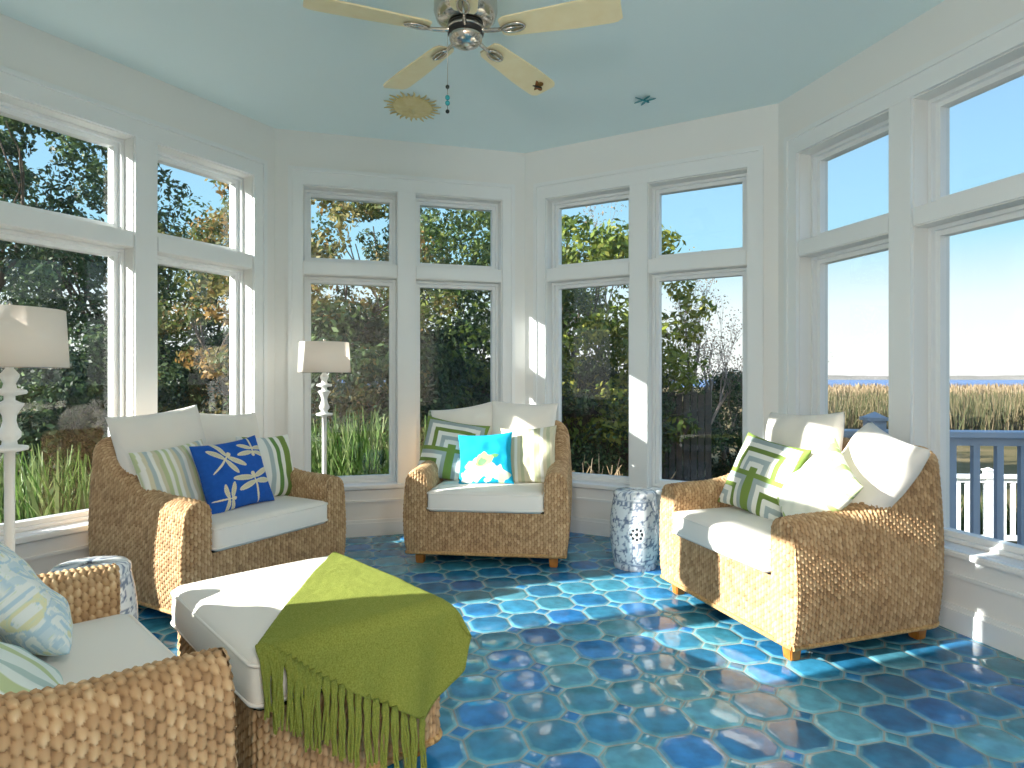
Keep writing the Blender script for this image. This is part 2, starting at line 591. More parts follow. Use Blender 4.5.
struct('floor_slab', slab('slab', [octo_out], -.25, -.03), M['roof'])


# ------------------------------------------------------------------ wicker furniture
def weave(u, v):
    """woven relief: height 0..1 and strand tone with painted gap shade from metric surface coordinates"""
    a, b_ = 0.0185, 0.0275
    i = np.floor(u / a)
    vv = v / b_ + 0.5 * (i % 2)
    j = np.floor(vv)
    p = u / a - i - .5
    q = vv - j - .5                       # -.5 tip (below) .. .5 root
    sl = np.where((j % 2) == 0, 0.16, -0.16)
    p2 = p + sl * q
    w = 0.56 * np.clip(1.02 - (np.clip(np.abs(q - .08), 0, 1) / .60) ** 2.2, .05, 1)
    hgt = np.sqrt(np.clip(1 - (p2 / w) ** 2, 0, 1)) * (0.72 - .5 * q)
    hgt = np.clip(hgt, 0, 1)
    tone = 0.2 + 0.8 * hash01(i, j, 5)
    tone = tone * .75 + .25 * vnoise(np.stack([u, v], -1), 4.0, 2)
    tone = np.clip(tone * (.2 + .95 * np.clip(hgt, 0, 1)), 0, 1)  # low relief darkened: shade between the knots painted into the tone
    return hgt, tone


AMP = 0.0095


def displace(P, U, Vv, flip=1.0):
    """P (n,m,3) grid; displace along its normal by the weave"""
    du = np.gradient(P, axis=0); dv = np.gradient(P, axis=1)
    nn = np.cross(du, dv)
    nn /= np.linalg.norm(nn, axis=2, keepdims=True) + 1e-9
    n, m = P.shape[:2]
    h_, tone = weave(U.ravel(), Vv.ravel())
    return P + flip * nn * (h_.reshape(n, m, 1) - .5) * AMP, tone.reshape(n, m)


CW, CD, CT = 0.508, 0.88, 0.13     # half width, depth, arm thickness
ZB = 0.078
def rim(y):
    return np.interp(y, [-1, 0, .1, .24, .32, .40, .48, .56, .64, .72, .78, .84, 1], [.606, .608, .615, .618, .626, .642, .676, .724, .772, .812, .845, .878, .89])


def bulge(z, h_):
    s = np.clip((z - ZB) / (h_ - ZB), 0, 1)
    return 0.026 * np.sin(PI * s ** .8)


def chair_body():
    r = 0.125
    ds = 0.0036
    pts, nor = [], []
    def line(p0, p1, n):
        k = int(math.dist(p0, p1) / ds)
        for q in np.linspace(0, 1, k, endpoint=False):
            pts.append((p0[0] + (p1[0] - p0[0]) * q, p0[1] + (p1[1] - p0[1]) * q)); nor.append(n)
    def arc(c, a0, a1):
        k = int(abs(a1 - a0) * r / ds)
        for q in np.linspace(0, 1, k, endpoint=False):
            a = a0 + (a1 - a0) * q
            pts.append((c[0] + r * math.cos(a), c[1] + r * math.sin(a))); nor.append((math.cos(a), math.sin(a)))
    line((-CW, 0), (-CW, CD - r), (-1, 0))
    arc((-CW + r, CD - r), PI, PI / 2)
    line((-CW + r, CD), (CW - r, CD), (0, 1))
    arc((CW - r, CD - r), PI / 2, 0)
    line((CW, CD - r), (CW, 0), (1, 0))
    pts.append((CW, 0)); nor.append((1, 0))
    pts, nor = np.array(pts), np.array(nor)
    n = len(pts)
    hh = rim(pts[:, 1])
    for _ in range(30):
        hh[1:-1] = .25 * hh[:-2] + .5 * hh[1:-1] + .25 * hh[2:]
    s = np.concatenate([[0], np.cumsum(np.linalg.norm(np.diff(pts, axis=0), axis=1))])
    tr = CT / 2
    ko, kt, ki = 172, 58, 104
    cols_d, cols_z = [], []
    for k in range(ko):
        z = ZB + (hh - tr - ZB) * k / ko
        cols_z.append(z); cols_d.append(bulge(z, hh))
    for k in range(kt):
        a = PI * k / kt
        z = hh - tr + tr * np.sin(a)
        cols_z.append(z); cols_d.append(-tr + tr * np.cos(a) + bulge(z, hh) * (1 - k / kt))
    for k in range(ki + 1):
        z = (hh - tr) + (0.33 - (hh - tr)) * k / ki
        cols_z.append(z); cols_d.append(np.full(n, -CT))
    D = np.stack(cols_d, 1); Z = np.stack(cols_z, 1)
    m = D.shape[1]
    P = np.zeros((n, m, 3))
    P[:, :, 0] = pts[:, None, 0] + nor[:, None, 0] * D
    P[:, :, 1] = pts[:, None, 1] + nor[:, None, 1] * D
    P[:, :, 2] = Z
    prof = np.concatenate([np.zeros((n, 1)), np.cumsum(np.linalg.norm(np.diff(P[:, :, 1:] * 0 + np.stack([D, Z], -1), axis=1), axis=2), axis=1)], 1)
    U = np.repeat(s[:, None], m, 1)
    P, tone = displace(P, U, prof, flip=-1)
    V = [P.reshape(-1, 3)]; F = [grid_faces(n, m)]; Tn = [tone.ravel()]
    off = n * m
    # front caps of the arms
    h0 = float(rim(np.array([0.0]))[0])
    for sgn in (-1, 1):
        nz, nx = 168, 46
        z = np.linspace(ZB, h0 - .0005, nz)
        zz = np.clip(z - (h0 - tr), 0, tr)
        rr_ = np.sqrt(np.clip(tr ** 2 - zz ** 2, 0, None))
        xo = np.where(z < h0 - tr, CW + bulge(z, h0), CW - tr + rr_ + bulge(z, h0) * (1 - zz / tr) * .9)
        xi = np.where(z < h0 - tr, CW - CT, CW - tr - rr_)
        q = np.linspace(0, 1, nx)
        X = xi[:, None] + (xo - xi)[:, None] * q
        Zg = np.repeat(z[:, None], nx, 1)
        Y = -0.012 * np.sin(PI * q)[None, :] * np.ones((nz, 1))
        Pc = np.stack([sgn * X, Y, Zg], -1)
        Pc, tone = displace(Pc, X + .3, Zg, flip=-1 if sgn > 0 else 1)
        V.append(Pc.reshape(-1, 3)); Fc = grid_faces(nz, nx) + off
        F.append(Fc); Tn.append(tone.ravel()); off += nz * nx
    return nmesh('woven_body', np.vstack(V), np.vstack(F), attr={'tone': np.concatenate(Tn)})


def flat_weave(name, x0, x1, z0, z1, y, curve=0.0):
    nx, nz = max(8, int((x1 - x0) / .0037)), max(6, int((z1 - z0) / .0037))
    X, Zg = np.meshgrid(np.linspace(x0, x1, nx), np.linspace(z0, z1, nz), indexing='ij')
    Pc = np.stack([X, y - curve * np.sin(PI * (X - x0) / (x1 - x0)), Zg], -1)
    Pc, tone = displace(Pc, X, Zg, flip=1)
    return nmesh(name, Pc.reshape(-1, 3), grid_faces(nx, nz), attr={'tone': tone.ravel()})


def soft_box(name, x0, x1, y0, y1, z0, z1, r=0.035, puff=0.02, res=22, e=5.0, seed=1):
    """upholstered box cushion: superellipse section with puffed faces"""
    n = res * 2
    cx, cy, cz = (x0 + x1) / 2, (y0 + y1) / 2, (z0 + z1) / 2
    hx, hy, hz = (x1 - x0) / 2, (y1 - y0) / 2, (z1 - z0) / 2
    bm = bmesh.new()
    bx(bm, -1, 1, -1, 1, -1, 1)
    bmesh.ops.subdivide_edges(bm, edges=bm.edges[:], cuts=n, use_grid_fill=True)
    for v in bm.verts:
        x, y, z = v.co
        X, Y, Z = x * hx, y * hy, z * hz
        # rounded box
        c = Vector((max(-hx + r, min(hx - r, X)), max(-hy + r, min(hy - r, Y)), max(-hz + r, min(hz - r, Z))))
        d = Vector((X, Y, Z)) - c
        if d.length > 1e-9:
            mlen = max(abs(d.x), abs(d.y), abs(d.z))
            d = d.normalized() * min(r, mlen if mlen < r else r)
        p = c + d
        px = 1 - (p.x / hx) ** 2; py = 1 - (p.y / hy) ** 2; pz = 1 - (p.z / hz) ** 2
        if p.z > 0: p.z += puff * max(0, px) ** .6 * max(0, py) ** .6
        p.y += .012 * np.sign(p.y) * max(0, px) ** .5 * max(0, pz) ** .7 * (abs(p.y) > hy * .8)
        v.co = (p.x + cx, p.y + cy, p.z + cz)
    me = bm_mesh(name, bm, smooth=True)
    return me


def round_rect_path(x0, x1, y0, y1, z, r, k=6):
    pts = []
    for cx, cy, a0 in ((x1 - r, y1 - r, 0), (x0 + r, y1 - r, 90), (x0 + r, y0 + r, 180), (x1 - r, y0 + r, 270)):
        for q in range(k + 1):
            a = rad(a0 + 90 * q / k)
            pts.append((cx + r * math.cos(a), cy + r * math.sin(a), z))
    pts.append(pts[0])
    return pts


def pillow_mesh(name, w, h_, th, colfn=None, res=60, seed=0, pinch=0.10, power=.42, sag=0.0, wr=.006):
    """square knife-edge cushion in the XZ plane, front is -Y; colfn(u,v,back)->rgb, u,v in 0..1"""
    u = np.linspace(-1, 1, res)
    U, Vv = np.meshgrid(u, u, indexing='ij')
    edge = np.clip((1 - U ** 2), 0, 1) * np.clip((1 - Vv ** 2), 0, 1)
    t_ = np.clip(edge, 0, None) ** power
    # concave sides, pointed corners
    X = U * (1 - pinch * (1 - Vv ** 2) * np.abs(U) ** 2)
    Zz = Vv * (1 - pinch * (1 - U ** 2) * np.abs(Vv) ** 2)
    pw = np.stack([U.ravel() * 1.7 + seed * 3.1, Vv.ravel() * 1.7 + seed], -1)
    wn = (vnoise(pw, 1.6, seed) - .5) * 2
    rad_w = np.sin(np.arctan2(Vv, U) * 9 + seed) * np.clip(np.hypot(U, Vv) - .35, 0, 1) * np.clip(edge, 0, .3)
    disp = wr * (wn.reshape(res, res) * 1.5 * np.minimum(1, edge * 4) + rad_w * 3)
    Vs, Fs, Cs = [], [], []
    for s_ in (-1, 1):
        Y = s_ * (th / 2) * t_ + (disp if s_ < 0 else -disp)
        Z2 = Zz * h_ / 2
        X2 = X * w / 2
        if sag:
            Y = Y + sag * (np.abs(Zz) ** 2) * .1
            X2 = X2 * (1 + sag * .12 * (0.2 - Zz) * (1 - np.abs(U)))
        Vs.append(np.stack([X2, Y, Z2], -1).reshape(-1, 3))
        f = grid_faces(res, res)
        Fs.append((f if s_ > 0 else f[:, ::-1])[:, ::-1] + (0 if s_ < 0 else res * res))
        if colfn is not None:
            Cs.append(colfn(((X + 1) / 2).ravel(), ((Zz + 1) / 2).ravel()))
    me = nmesh(name, np.vstack(Vs), np.vstack(Fs), cols=np.vstack(Cs) if Cs else None)
    bm = bmesh.new(); bm.from_mesh(me)
    bmesh.ops.remove_doubles(bm, verts=bm.verts[:], dist=0.0006)
    bmesh.ops.recalc_face_normals(bm, faces=bm.faces[:])
    bm.to_mesh(me); bm.free()
    for p in me.polygons: p.use_smooth = True
    return me


def pillow_rot(yaw, tilt, roll=0):
    return Matrix.Rotation(rad(yaw), 4, 'Z') @ Matrix.Rotation(-rad(tilt), 4, 'X') @ Matrix.Rotation(rad(roll), 4, 'Y')


chair_root = empty('wicker_armchair')
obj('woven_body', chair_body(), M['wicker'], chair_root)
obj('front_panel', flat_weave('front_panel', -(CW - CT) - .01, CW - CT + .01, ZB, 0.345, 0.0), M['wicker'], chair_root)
# lower braid
pb = [((x, y, ZB + .002), .011) for x, y in [(-CW - .002, 0.0)] + [(-CW, y) for y in np.linspace(.05, CD - .125, 8)]
      + [(-CW + .125 - .125 * math.cos(a), CD - .125 + .125 * math.sin(a)) for a in np.linspace(.15, PI / 2, 8)]
      + [(CW - .125 + .125 * math.sin(a), CD - .125 + .125 * math.cos(a)) for a in np.linspace(0, PI / 2, 8)]
      + [(CW, y) for y in np.linspace(CD - .15, 0, 8)]]
M['braid'] = plain('seagrass_braid', lin(206, 172, 118), .8, bump=(160, .6, .003), var=(90, lin(160, 120, 72)))
mb = tubes('base_braid', [pb, [((-CW, -.002, ZB + .002), .011), ((0, -.004, ZB + .002), .011), ((CW, -.002, ZB + .002), .011)]], k=8)
obj('base_braid', mb, M['braid'], chair_root)
bm = bmesh.new(); bx(bm, -(CW - CT) + .002, CW - CT - .002, .015, CD - CT - .01, .085, .335)
obj('seat_platform', bm_mesh('seat_platform', bm), M['dark'], chair_root)
for sx in (-1, 1):
    for yy in (.06, CD - .11):
        bm = bmesh.new()
        x = sx * (CW - .075)
        v = bx(bm, x - .032, x + .032, yy - .032, yy + .032, 0, .085)
        for q in v[:4]:
            q.co.x = x + (q.co.x - x) * .78; q.co.y = yy + (q.co.y - yy) * .78
        bmesh.ops.bevel(bm, geom=bm.edges[:], offset=.005, segments=2, affect='EDGES')
        obj('leg', bm_mesh('leg', bm), M['wood'], chair_root)
sx0, sx1, sy0, sy1 = -(CW - CT) + .006, CW - CT - .006, -.022, CD - CT - .01
sc = obj('seat_cushion', soft_box('seat_cushion', sx0, sx1, sy0, sy1, .345, .478, r=.03, puff=.016), M['canvas'], chair_root)
pp = [[(q, .0055) for q in round_rect_path(sx0 - .001, sx1 + .001, sy0 - .003, sy1, z, .03)] for z in (.366, .462)]
obj('piping', tubes('piping', pp, k=6), M['canvas'], sc)
back_me = pillow_mesh('back_cushion', .49, .56, .21, None, res=44, seed=2, pinch=.07, power=.36, wr=.008)
for k, sx in enumerate((-1, 1)):
    o = obj('back_cushion', back_me, M['canvas'], chair_root)
    o.matrix_local = Matrix.Translation((sx * .19, .60, .745)) @ pillow_rot(0, 14, 0)


def copy_tree(o, parent=None):
    c = o.copy(); COL.objects.link(c)
    c.parent = parent
    for ch in list(o.children):
        copy_tree(ch, c)
    return c


CH = {}
specs = {
    'A': ((-1.279, 3.424), 60.6, 'wicker armchair with a blue dragonfly pillow, in front of the left windows'),
    'B': ((-0.172, 4.03), -6.5, 'wicker armchair with a small turquoise pillow, facing the camera at the back'),
    'D': ((1.005, 3.108), -72, 'sunlit wicker armchair in front of the right windows overlooking the marsh'),
    'N': ((-0.95, 1.70), 135, 'nearest wicker armchair, cut off by the left edge, with a paisley pillow'),
}
first = True
for k, (p, rz, lab) in specs.items():
    o = chair_root if first else copy_tree(chair_root)
    first = False
    o.location = (p[0], p[1], 0); o.rotation_euler = (0, 0, rad(rz))
    tag(o, lab, 'armchair', 'seagrass armchairs around the sunroom')
    CH[k] = o
bpy.context.view_layer.update()


def chair_mat(k):
    p, rz, _ = specs[k]
    return Matrix.Translation((p[0], p[1], 0)) @ Matrix.Rotation(rad(rz), 4, 'Z')


def set_back(k, idx, x, y, z, yaw, tilt, roll):
    o = [c for c in CH[k].children if c.name.startswith('back_cushion')][idx]
    o.matrix_local = Matrix.Translation((x, y, z)) @ pillow_rot(yaw, tilt, roll)

set_back('A', 0, -.25, .575, .755, -8, 17, -6)
set_back('A', 1, .15, .60, .725, 0, 17, 4)
set_back('B', 0, -.22, .60, .73, 5, 15, -9)
set_back('B', 1, .18, .57, .755, -4, 13, 2)
set_back('D', 0, -.12, .60, .745, 4, 13, -3)
set_back('D', 1, .31, .57, .705, -14, 32, 12)


# printed patterns (vertex colours, u across, v up, both 0..1)
WHT = L3(236, 236, 228)
def stripes(cols, n, ang=0.0, soft=None):
    cols = [np.array(c) for c in cols]
    def f(u, v):
        s = (u * math.cos(ang) + v * math.sin(ang)) * n
        i = np.floor(s).astype(int) % len(cols)
        return np.array(cols)[i]
    return f

GRN, GRY, BEI, PGR, DGR = L3(122, 146, 72), L3(170, 184, 184), L3(214, 208, 180), L3(196, 206, 160), L3(104, 142, 78)

def keyfn(u, v):
    """nested mitred corners in green, grey and white"""
    a = np.abs(((u * .9 + .1) % .95) - .475) * 2
    x = u * 2.0; y = v * 2.0
    fx, fy = x % 1.0, y % 1.0
    odd = ((np.floor(x) + np.floor(y)) % 2) == 0
    d = np.where(odd, np.maximum(fx, fy), np.maximum(1 - fx, fy))
    i = np.floor(d * 8).astype(int) % 8
    pal = np.array([GRN, WHT, GRY, WHT, GRN * .85, WHT, GRY * .9, GRN])
    return pal[i]


def ell(u, v, cx, cy, a, b_, ang):
    ca, sa = math.cos(ang), math.sin(ang)
    x, y = (u - cx), (v - cy)
    X, Y = x * ca + y * sa, -x * sa + y * ca
    return (X / a) ** 2 + (Y / b_) ** 2 < 1


def dragonfn(u, v):
    c = np.tile(L3(32, 90, 178), (len(u), 1))
    c *= (0.94 + .12 * vnoise(np.stack([u, v], -1), 40, 3))[:, None]
    cream, pale = L3(222, 214, 184), L3(188, 190, 164)
    for (x, y, s, a) in ((.34, .72, .27, -50), (.78, .78, .25, 205 - 90 + 55), (.67, .35, .30, 5), (.26, .18, .21, -95)):
        ang = rad(a)
        up = np.array([-math.sin(ang), math.cos(ang)])      # towards head
        sd = np.array([math.cos(ang), math.sin(ang)])
        bodym = ell(u, v, x - up[0] * s * .38, y - up[1] * s * .38, s * .65, s * .055, ang + PI / 2)
        head = ell(u, v, x + up[0] * s * .30, y + up[1] * s * .30, s * .11, s * .11, 0)
        for sg in (-1, 1):
            for k, (off, tilt, ln) in enumerate(((.14, .22, .52), (-.06, -.16, .47))):
                wx = x + sd[0] * sg * s * ln + up[0] * s * (off + tilt * .5)
                wy = y + sd[1] * sg * s * ln + up[1] * s * (off + tilt * .5)
                wm = ell(u, v, wx, wy, s * ln, s * .13, ang + sg * tilt)
                wi = ell(u, v, wx, wy, s * ln * .86, s * .085, ang + sg * tilt)
                c[wm] = cream
                st = (np.sin((u * 300 + v * 190)) > .2)
                c[wi & st] = pale
        c[bodym | head] = cream
    return c


def turqfn(u, v):
    c = np.tile(L3(20, 168, 208), (len(u), 1))
    white, yel, gr = L3(240, 244, 236), L3(226, 216, 120), L3(120, 190, 120)
    n = vnoise(np.stack([u, v], -1), 14, 4)
    for (x, y, a, b_, g, col) in ((.36, .30, .22, .17, .3, white), (.6, .22, .26, .14, -.2, white), (.5, .45, .15, .13, .5, yel * .9 + .1),
                                  (.47, .42, .07, .06, 0, gr), (.25, .16, .2, .1, 0, white), (.68, .52, .07, .05, .6, gr), (.78, .12, .16, .09, .2, L3(200, 214, 190))):
        c[ell(u + (n - .5) * .08, v + (n - .5) * .1, x, y, a, b_, g)] = col
    return c


def paisleyfn(u, v):
    P = np.stack([u, v], -1)
    n = vnoise(P, 12, 9); n2 = vnoise(P, 25, 12)
    c = np.tile(L3(222, 230, 230), (len(u), 1))
    c[np.abs(np.sin((n * 9))) > .88] = L3(176, 204, 220)
    c[(n2 > .64) & (n < .5)] = L3(194, 214, 224)
    c[(n2 < .25) & (n > .5)] = L3(216, 218, 182)
    c[np.abs(np.sin(n2 * 8 + n * 3)) < .08] = L3(202, 218, 200)
    return c


def palefn(u, v):
    c = np.tile(L3(238, 240, 226), (len(u), 1))
    edge = np.minimum(np.minimum(u, 1 - u), np.minimum(v, 1 - v))
    n = vnoise(np.stack([u, v], -1), 18, 6)
    c[(edge < .13) & (n > .55)] = L3(178, 198, 128)
    c[(edge < .03)] = L3(206, 218, 168)
    return c


def pillow(name, k, x, y, z, yaw, tilt, roll, w, h_, th, fn, label, seed, res=90, pinch=.09):
    me = pillow_mesh(name, w, h_, th, fn, res=res, seed=seed, pinch=pinch)
    o = obj(name, me, M['fabric'])
    o.matrix_world = chair_mat(k) @ Matrix.Translation((x, y, z)) @ pillow_rot(yaw, tilt, roll)
    tag(o, label, 'pillow', 'scatter pillows on the wicker armchairs')
    return o


STR1 = stripes([PGR, WHT, BEI, GRY * 1.1, WHT, BEI * .95, PGR * .9, WHT], 22)
STR2 = stripes([WHT, GRN, GRN, WHT, WHT, GRY, WHT, DGR], 13)
STR3 = stripes([BEI, BEI * .95, WHT, L3(180, 184, 150), L3(196, 196, 166), WHT, BEI, L3(186, 190, 158)], 18)
STR4 = stripes([L3(224, 234, 230), L3(224, 234, 230), L3(190, 206, 160), L3(224, 234, 230), L3(176, 200, 196)], 12)
pillow('striped_pillow', 'A', -.29, .40, .655, -4, 22, -6, .40, .40, .15, STR1, 'beige and pale green striped pillow, left of the blue dragonfly pillow', 11)
pillow('dragonfly_pillow', 'A', -.05, .27, .665, 0, 20, -4, .42, .40, .15, dragonfn, 'royal blue pillow with cream dragonflies', 12, res=240)
pillow('striped_pillow', 'A', .27, .38, .66, 4, 16, 3, .40, .40, .14, STR2, 'bright green and white striped pillow, right of the blue dragonfly pillow', 13)
pillow('key_pattern_pillow', 'B', -.30, .43, .685, 6, 20, 10, .46, .45, .15, keyfn, 'green and white mitred stripe pillow, left of the turquoise pillow', 14, res=180)
pillow('turquoise_pillow', 'B', -.04, .28, .65, 0, 20, -4, .38, .36, .13, turqfn, 'small turquoise pillow with a white and yellow floral print', 15, res=160)
pillow('striped_pillow', 'B', .245, .38, .665, -6, 18, -4, .40, .41, .14, STR3, 'taupe and cream striped pillow, right of the turquoise pillow', 16)
pillow('key_pattern_pillow', 'D', -.14, .38, .675, 8, 24, 8, .44, .43, .15, keyfn, 'sunlit green and white mitred stripe pillow on the right armchair', 17, res=180)
pillow('pale_pillow', 'D', .26, .35, .665, -16, 32, 26, .46, .43, .15, palefn, 'cream pillow with a leafy green border, tilted against the right arm', 18)
pillow('paisley_pillow', 'N', .23, .29, .63, 4, 36, 22, .44, .42, .16, paisleyfn, 'pale blue paisley pillow on the nearest armchair', 19, res=160)
pillow('striped_pillow', 'N', -.17, .40, .575, -4, 52, 6, .44, .42, .15, STR4, 'pale aqua and green striped pillow at the left edge of the photo', 20)

# ------------------------------------------------------------------ ottoman and throw
OT_C, OT_RZ, OA, OB = np.array([-0.69, 2.113]), -48.0, .393, .308
ot = empty('wicker_ottoman', (OT_C[0], OT_C[1], 0), rad(OT_RZ))
tag(ot, 'low wicker ottoman with a white cushion, under the green throw', 'ottoman')
def ring_weave():
    path = []
    r = .05; ds = .0038
    c = round_rect_path(-OA + .01, OA - .01, -OB + .01, OB - .01, 0, r, k=18)[:-1]
    c = np.array(c)[:, :2]
    # resample
    cc = np.vstack([c, c[:1]])
    s = np.concatenate([[0], np.cumsum(np.linalg.norm(np.diff(cc, axis=0), axis=1))])
    n = int(s[-1] / ds / 2) * 2
    q = np.linspace(0, s[-1], n, endpoint=False)
    X = np.interp(q, s, cc[:, 0]); Y = np.interp(q, s, cc[:, 1])
    z = np.linspace(.055, .335, 76)
    Pg = np.zeros((n, len(z), 3))
    Pg[:, :, 0] = X[:, None]; Pg[:, :, 1] = Y[:, None]; Pg[:, :, 2] = z
    Pp = np.concatenate([Pg[-1:], Pg, Pg[:1]])
    Up = np.concatenate([[q[0] - ds], q, [s[-1]]])[:, None] * np.ones((1, len(z)))
    D_, tone = displace(Pp, Up, np.repeat(z[None], n + 2, 0), flip=1)
    return nmesh('woven_body', D_[1:-1].reshape(-1, 3), grid_faces(n, len(z), wrap_n=True), attr={'tone': tone[1:-1].ravel()})
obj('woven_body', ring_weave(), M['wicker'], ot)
obj('seat_platform', box_mesh('seat_platform', -OA + .03, OA - .03, -OB + .03, OB - .03, .06, .335), M['dark'], ot)
obj('base_braid', tubes('base_braid', [[(q, .011) for q in round_rect_path(-OA + .01, OA - .01, -OB + .01, OB - .01, .06, .05)]], k=8), M['braid'], ot)
for sx in (-1, 1):
    for sy in (-1, 1):
        x, y = sx * (OA - .08), sy * (OB - .08)
        obj('leg', box_mesh('leg', x - .028, x + .028, y - .028, y + .028, 0, .065, bevel=.006), M['wood'], ot)
OZ = .482
oc = obj('seat_cushion', soft_box('seat_cushion', -OA, OA, -OB, OB, .338, OZ, r=.032, puff=.02), M['canvas'], ot)
obj('piping', tubes('piping', [[(q, .0055) for q in round_rect_path(-OA - .003, OA + .003, -OB - .003, OB + .003, z, .036)] for z in (.36, .462)], k=6), M['canvas'], oc)


def fold1(x, E, r=.045):
    s = np.sign(x); ax = np.abs(x)
    s0 = E - r + .012
    over = np.clip(ax - s0, 0, None)
    ang = np.clip(over / r, 0, PI / 2)
    rest = np.clip(over - r * PI / 2, 0, None)
    pos = np.minimum(ax, s0) + r * np.sin(ang) + rest * .10
    drop = r * (1 - np.cos(ang)) + rest
    return s * pos, drop


def drape(a, b_, lift=.012):
    pa, da = fold1(a, OA); pb_, db = fold1(b_, OB)
    drop = (da ** 2.2 + db ** 2.2) ** (1 / 2.2)
    # where both edges are passed the cloth hangs out in a soft point
    both = np.minimum(da, db)
    k = 1 + both * 1.1
    puff = .018 * np.clip(1 - (pa / OA) ** 2, 0, 1) ** .6 * np.clip(1 - (pb_ / OB) ** 2, 0, 1) ** .6
    return np.stack([pa * k, pb_ * k, OZ + lift + puff - drop], -1)


def throw_ab(s, t_):
    """s: left->right, t: far->fringe, ottoman plane coordinates (unfolded)"""
    L0, L1 = np.array([-.425, .335]), np.array([.352, -.290])
    Lp = L0 * (1 - t_)[:, None] + L1 * t_[:, None]
    rx = np.interp(t_, [0, .35, .62, .8, 1], [-.40, .10, .47, .60, .72])
    ry = np.interp(t_, [0, .35, .62, .8, 1], [.375, .385, .385, .33, .19])
    Rp = np.stack([rx, ry], -1)
    p = Lp * (1 - s)[:, None] + Rp * s[:, None]
    # fringe edge bows out towards the near end; left edge slightly bowed
    bow = np.sin(PI * s) * t_ ** 2
    p = p + bow[:, None] * np.array([-.035, -.075])
    return p


ns, nt_ = 90, 110
sg, tg = np.meshgrid(np.linspace(0, 1, ns), np.linspace(0, 1, nt_), indexing='ij')
ab = throw_ab(sg.ravel(), tg.ravel())
Pth = drape(ab[:, 0], ab[:, 1])
Pth[:, 2] += .006 * (vnoise(ab, 9, 3) - .3) + .002 * vnoise(ab, 60, 8)
hang = np.clip((OZ - .02 - Pth[:, 2]) / .25, 0, 1)
wv = hang * .014 * np.sin(ab[:, 1] * 34 + ab[:, 0] * 5)
Pth[:, 0] += wv
th_root = empty('throw_blanket', (OT_C[0], OT_C[1], 0), rad(OT_RZ))
tag(th_root, 'olive green fringed wool throw draped over the ottoman', 'throw blanket')
to = obj('blanket', nmesh('blanket', Pth, grid_faces(ns, nt_)), M['wool'], th_root)
so = to.modifiers.new('thickness', 'SOLIDIFY'); so.thickness = .010; so.offset = 1.0
rt = random.Random(5)
NT = 23
for k in range(NT):
    s = (k + .4) / NT
    base = throw_ab(np.array([s]), np.array([.995]))[0]
    dv = np.array([1.0, rt.uniform(-.05, .05) - .03])
    dv /= np.linalg.norm(dv)
    ln = rt.uniform(.165, .20)
    strands = []
    for q in range(5):
        o2 = np.array([rt.uniform(-.010, .010), rt.uniform(-.0075, .0075)])
        pts = []
        for i in range(9):
            qq = i / 8
            u_ = base + dv * ln * qq + o2 * min(1, qq * 2.5) + np.array([0, .005 * math.sin(qq * 5 + k * 2 + q)])
            d3 = drape(np.array([u_[0]]), np.array([u_[1]]), lift=.018)[0]
            d3[0] += .005 * ((q % 3) - 1) * qq
            rr_ = .0048 + .0030 * math.sin(min(1, qq * 4) * PI) - .0016 * qq
            pts.append((d3, rr_))
        strands.append(pts)
    obj('tassel', tubes('tassel', strands, k=6), M['wool'], th_root)

# ------------------------------------------------------------------ floor lamps
def make_lamp():
    r = empty('floor_lamp')
    obj('base', lathe('base', [(0, 0), (.135, 0), (.14, .006), (.135, .018), (.10, .026), (.05, .036), (.03, .06), (.024, .075), (0, .08)], 48), M['lampwhite'], r)
    pr = [(0, .07), (.022, .07), (.016, .09), (.016, .62), (.016, .78)]
    z = .78
    pr += [(.017, .93), (.055, .938), (.058, .945), (.055, .952), (.024, .958), (.022, .972), (.034, .985), (.036, 1.0), (.026, 1.02), (.020, 1.045),
           (.022, 1.065), (.034, 1.088), (.042, 1.10), (.044, 1.107), (.03, 1.112), (.017, 1.12), (.017, 1.135), (.05, 1.142), (.054, 1.149), (.05, 1.156),
           (.022, 1.163), (.018, 1.18), (.028, 1.20), (.03, 1.212), (.02, 1.225), (.013, 1.235), (.013, 1.30), (0, 1.30)]
    obj('stem', lathe('stem', pr, 32), M['lampwhite'], r)
    z0, z1 = 1.238, 1.45
    sh = obj('lamp_shade', lathe('lamp_shade', [(.178, z0), (.180, z0), (.168, z1), (.166, z1)], 64), M['shade'], r)
    sh.data.polygons.foreach_set('use_smooth', [True] * len(sh.data.polygons))
    rg = lathe('shade_ring', [(.176, z0 + .004), (.1795, z0 + .004), (.1795, z0 - .001), (.176, z0 - .001), (.176, z0 + .004)], 64, smooth=False)
    obj('shade_ring', rg, M['nickel'], sh)
    sp = [[((math.cos(a) * .005, math.sin(a) * .005, z1 - .02), .002), ((math.cos(a) * .167, math.sin(a) * .167, z1 - .008), .002)] for a in (0, 2 * PI / 3, 4 * PI / 3)]
    obj('spider', tubes('spider', sp + [[((0, 0, 1.29), .004), ((0, 0, z1 + .01), .004)]], k=6), M['nickel'], r)
    obj('finial', lathe('finial', [(0, z1 + .005), (.006, z1 + .006), (.010, z1 + .016), (.006, z1 + .026), (0, z1 + .03)], 20), M['nickel'], r)
    return r
lamp = make_lamp()
lamp.location = (-1.318, 4.46, 0)
tag(lamp, 'white turned floor lamp in the corner beyond the blue dragonfly pillow', 'floor lamp', 'white floor lamps')
lamp2 = copy_tree(lamp)
lamp2.location = (-1.82, 2.3, 0)
tag(lamp2, 'white floor lamp at the left edge, behind the nearest armchair', 'floor lamp', 'white floor lamps')

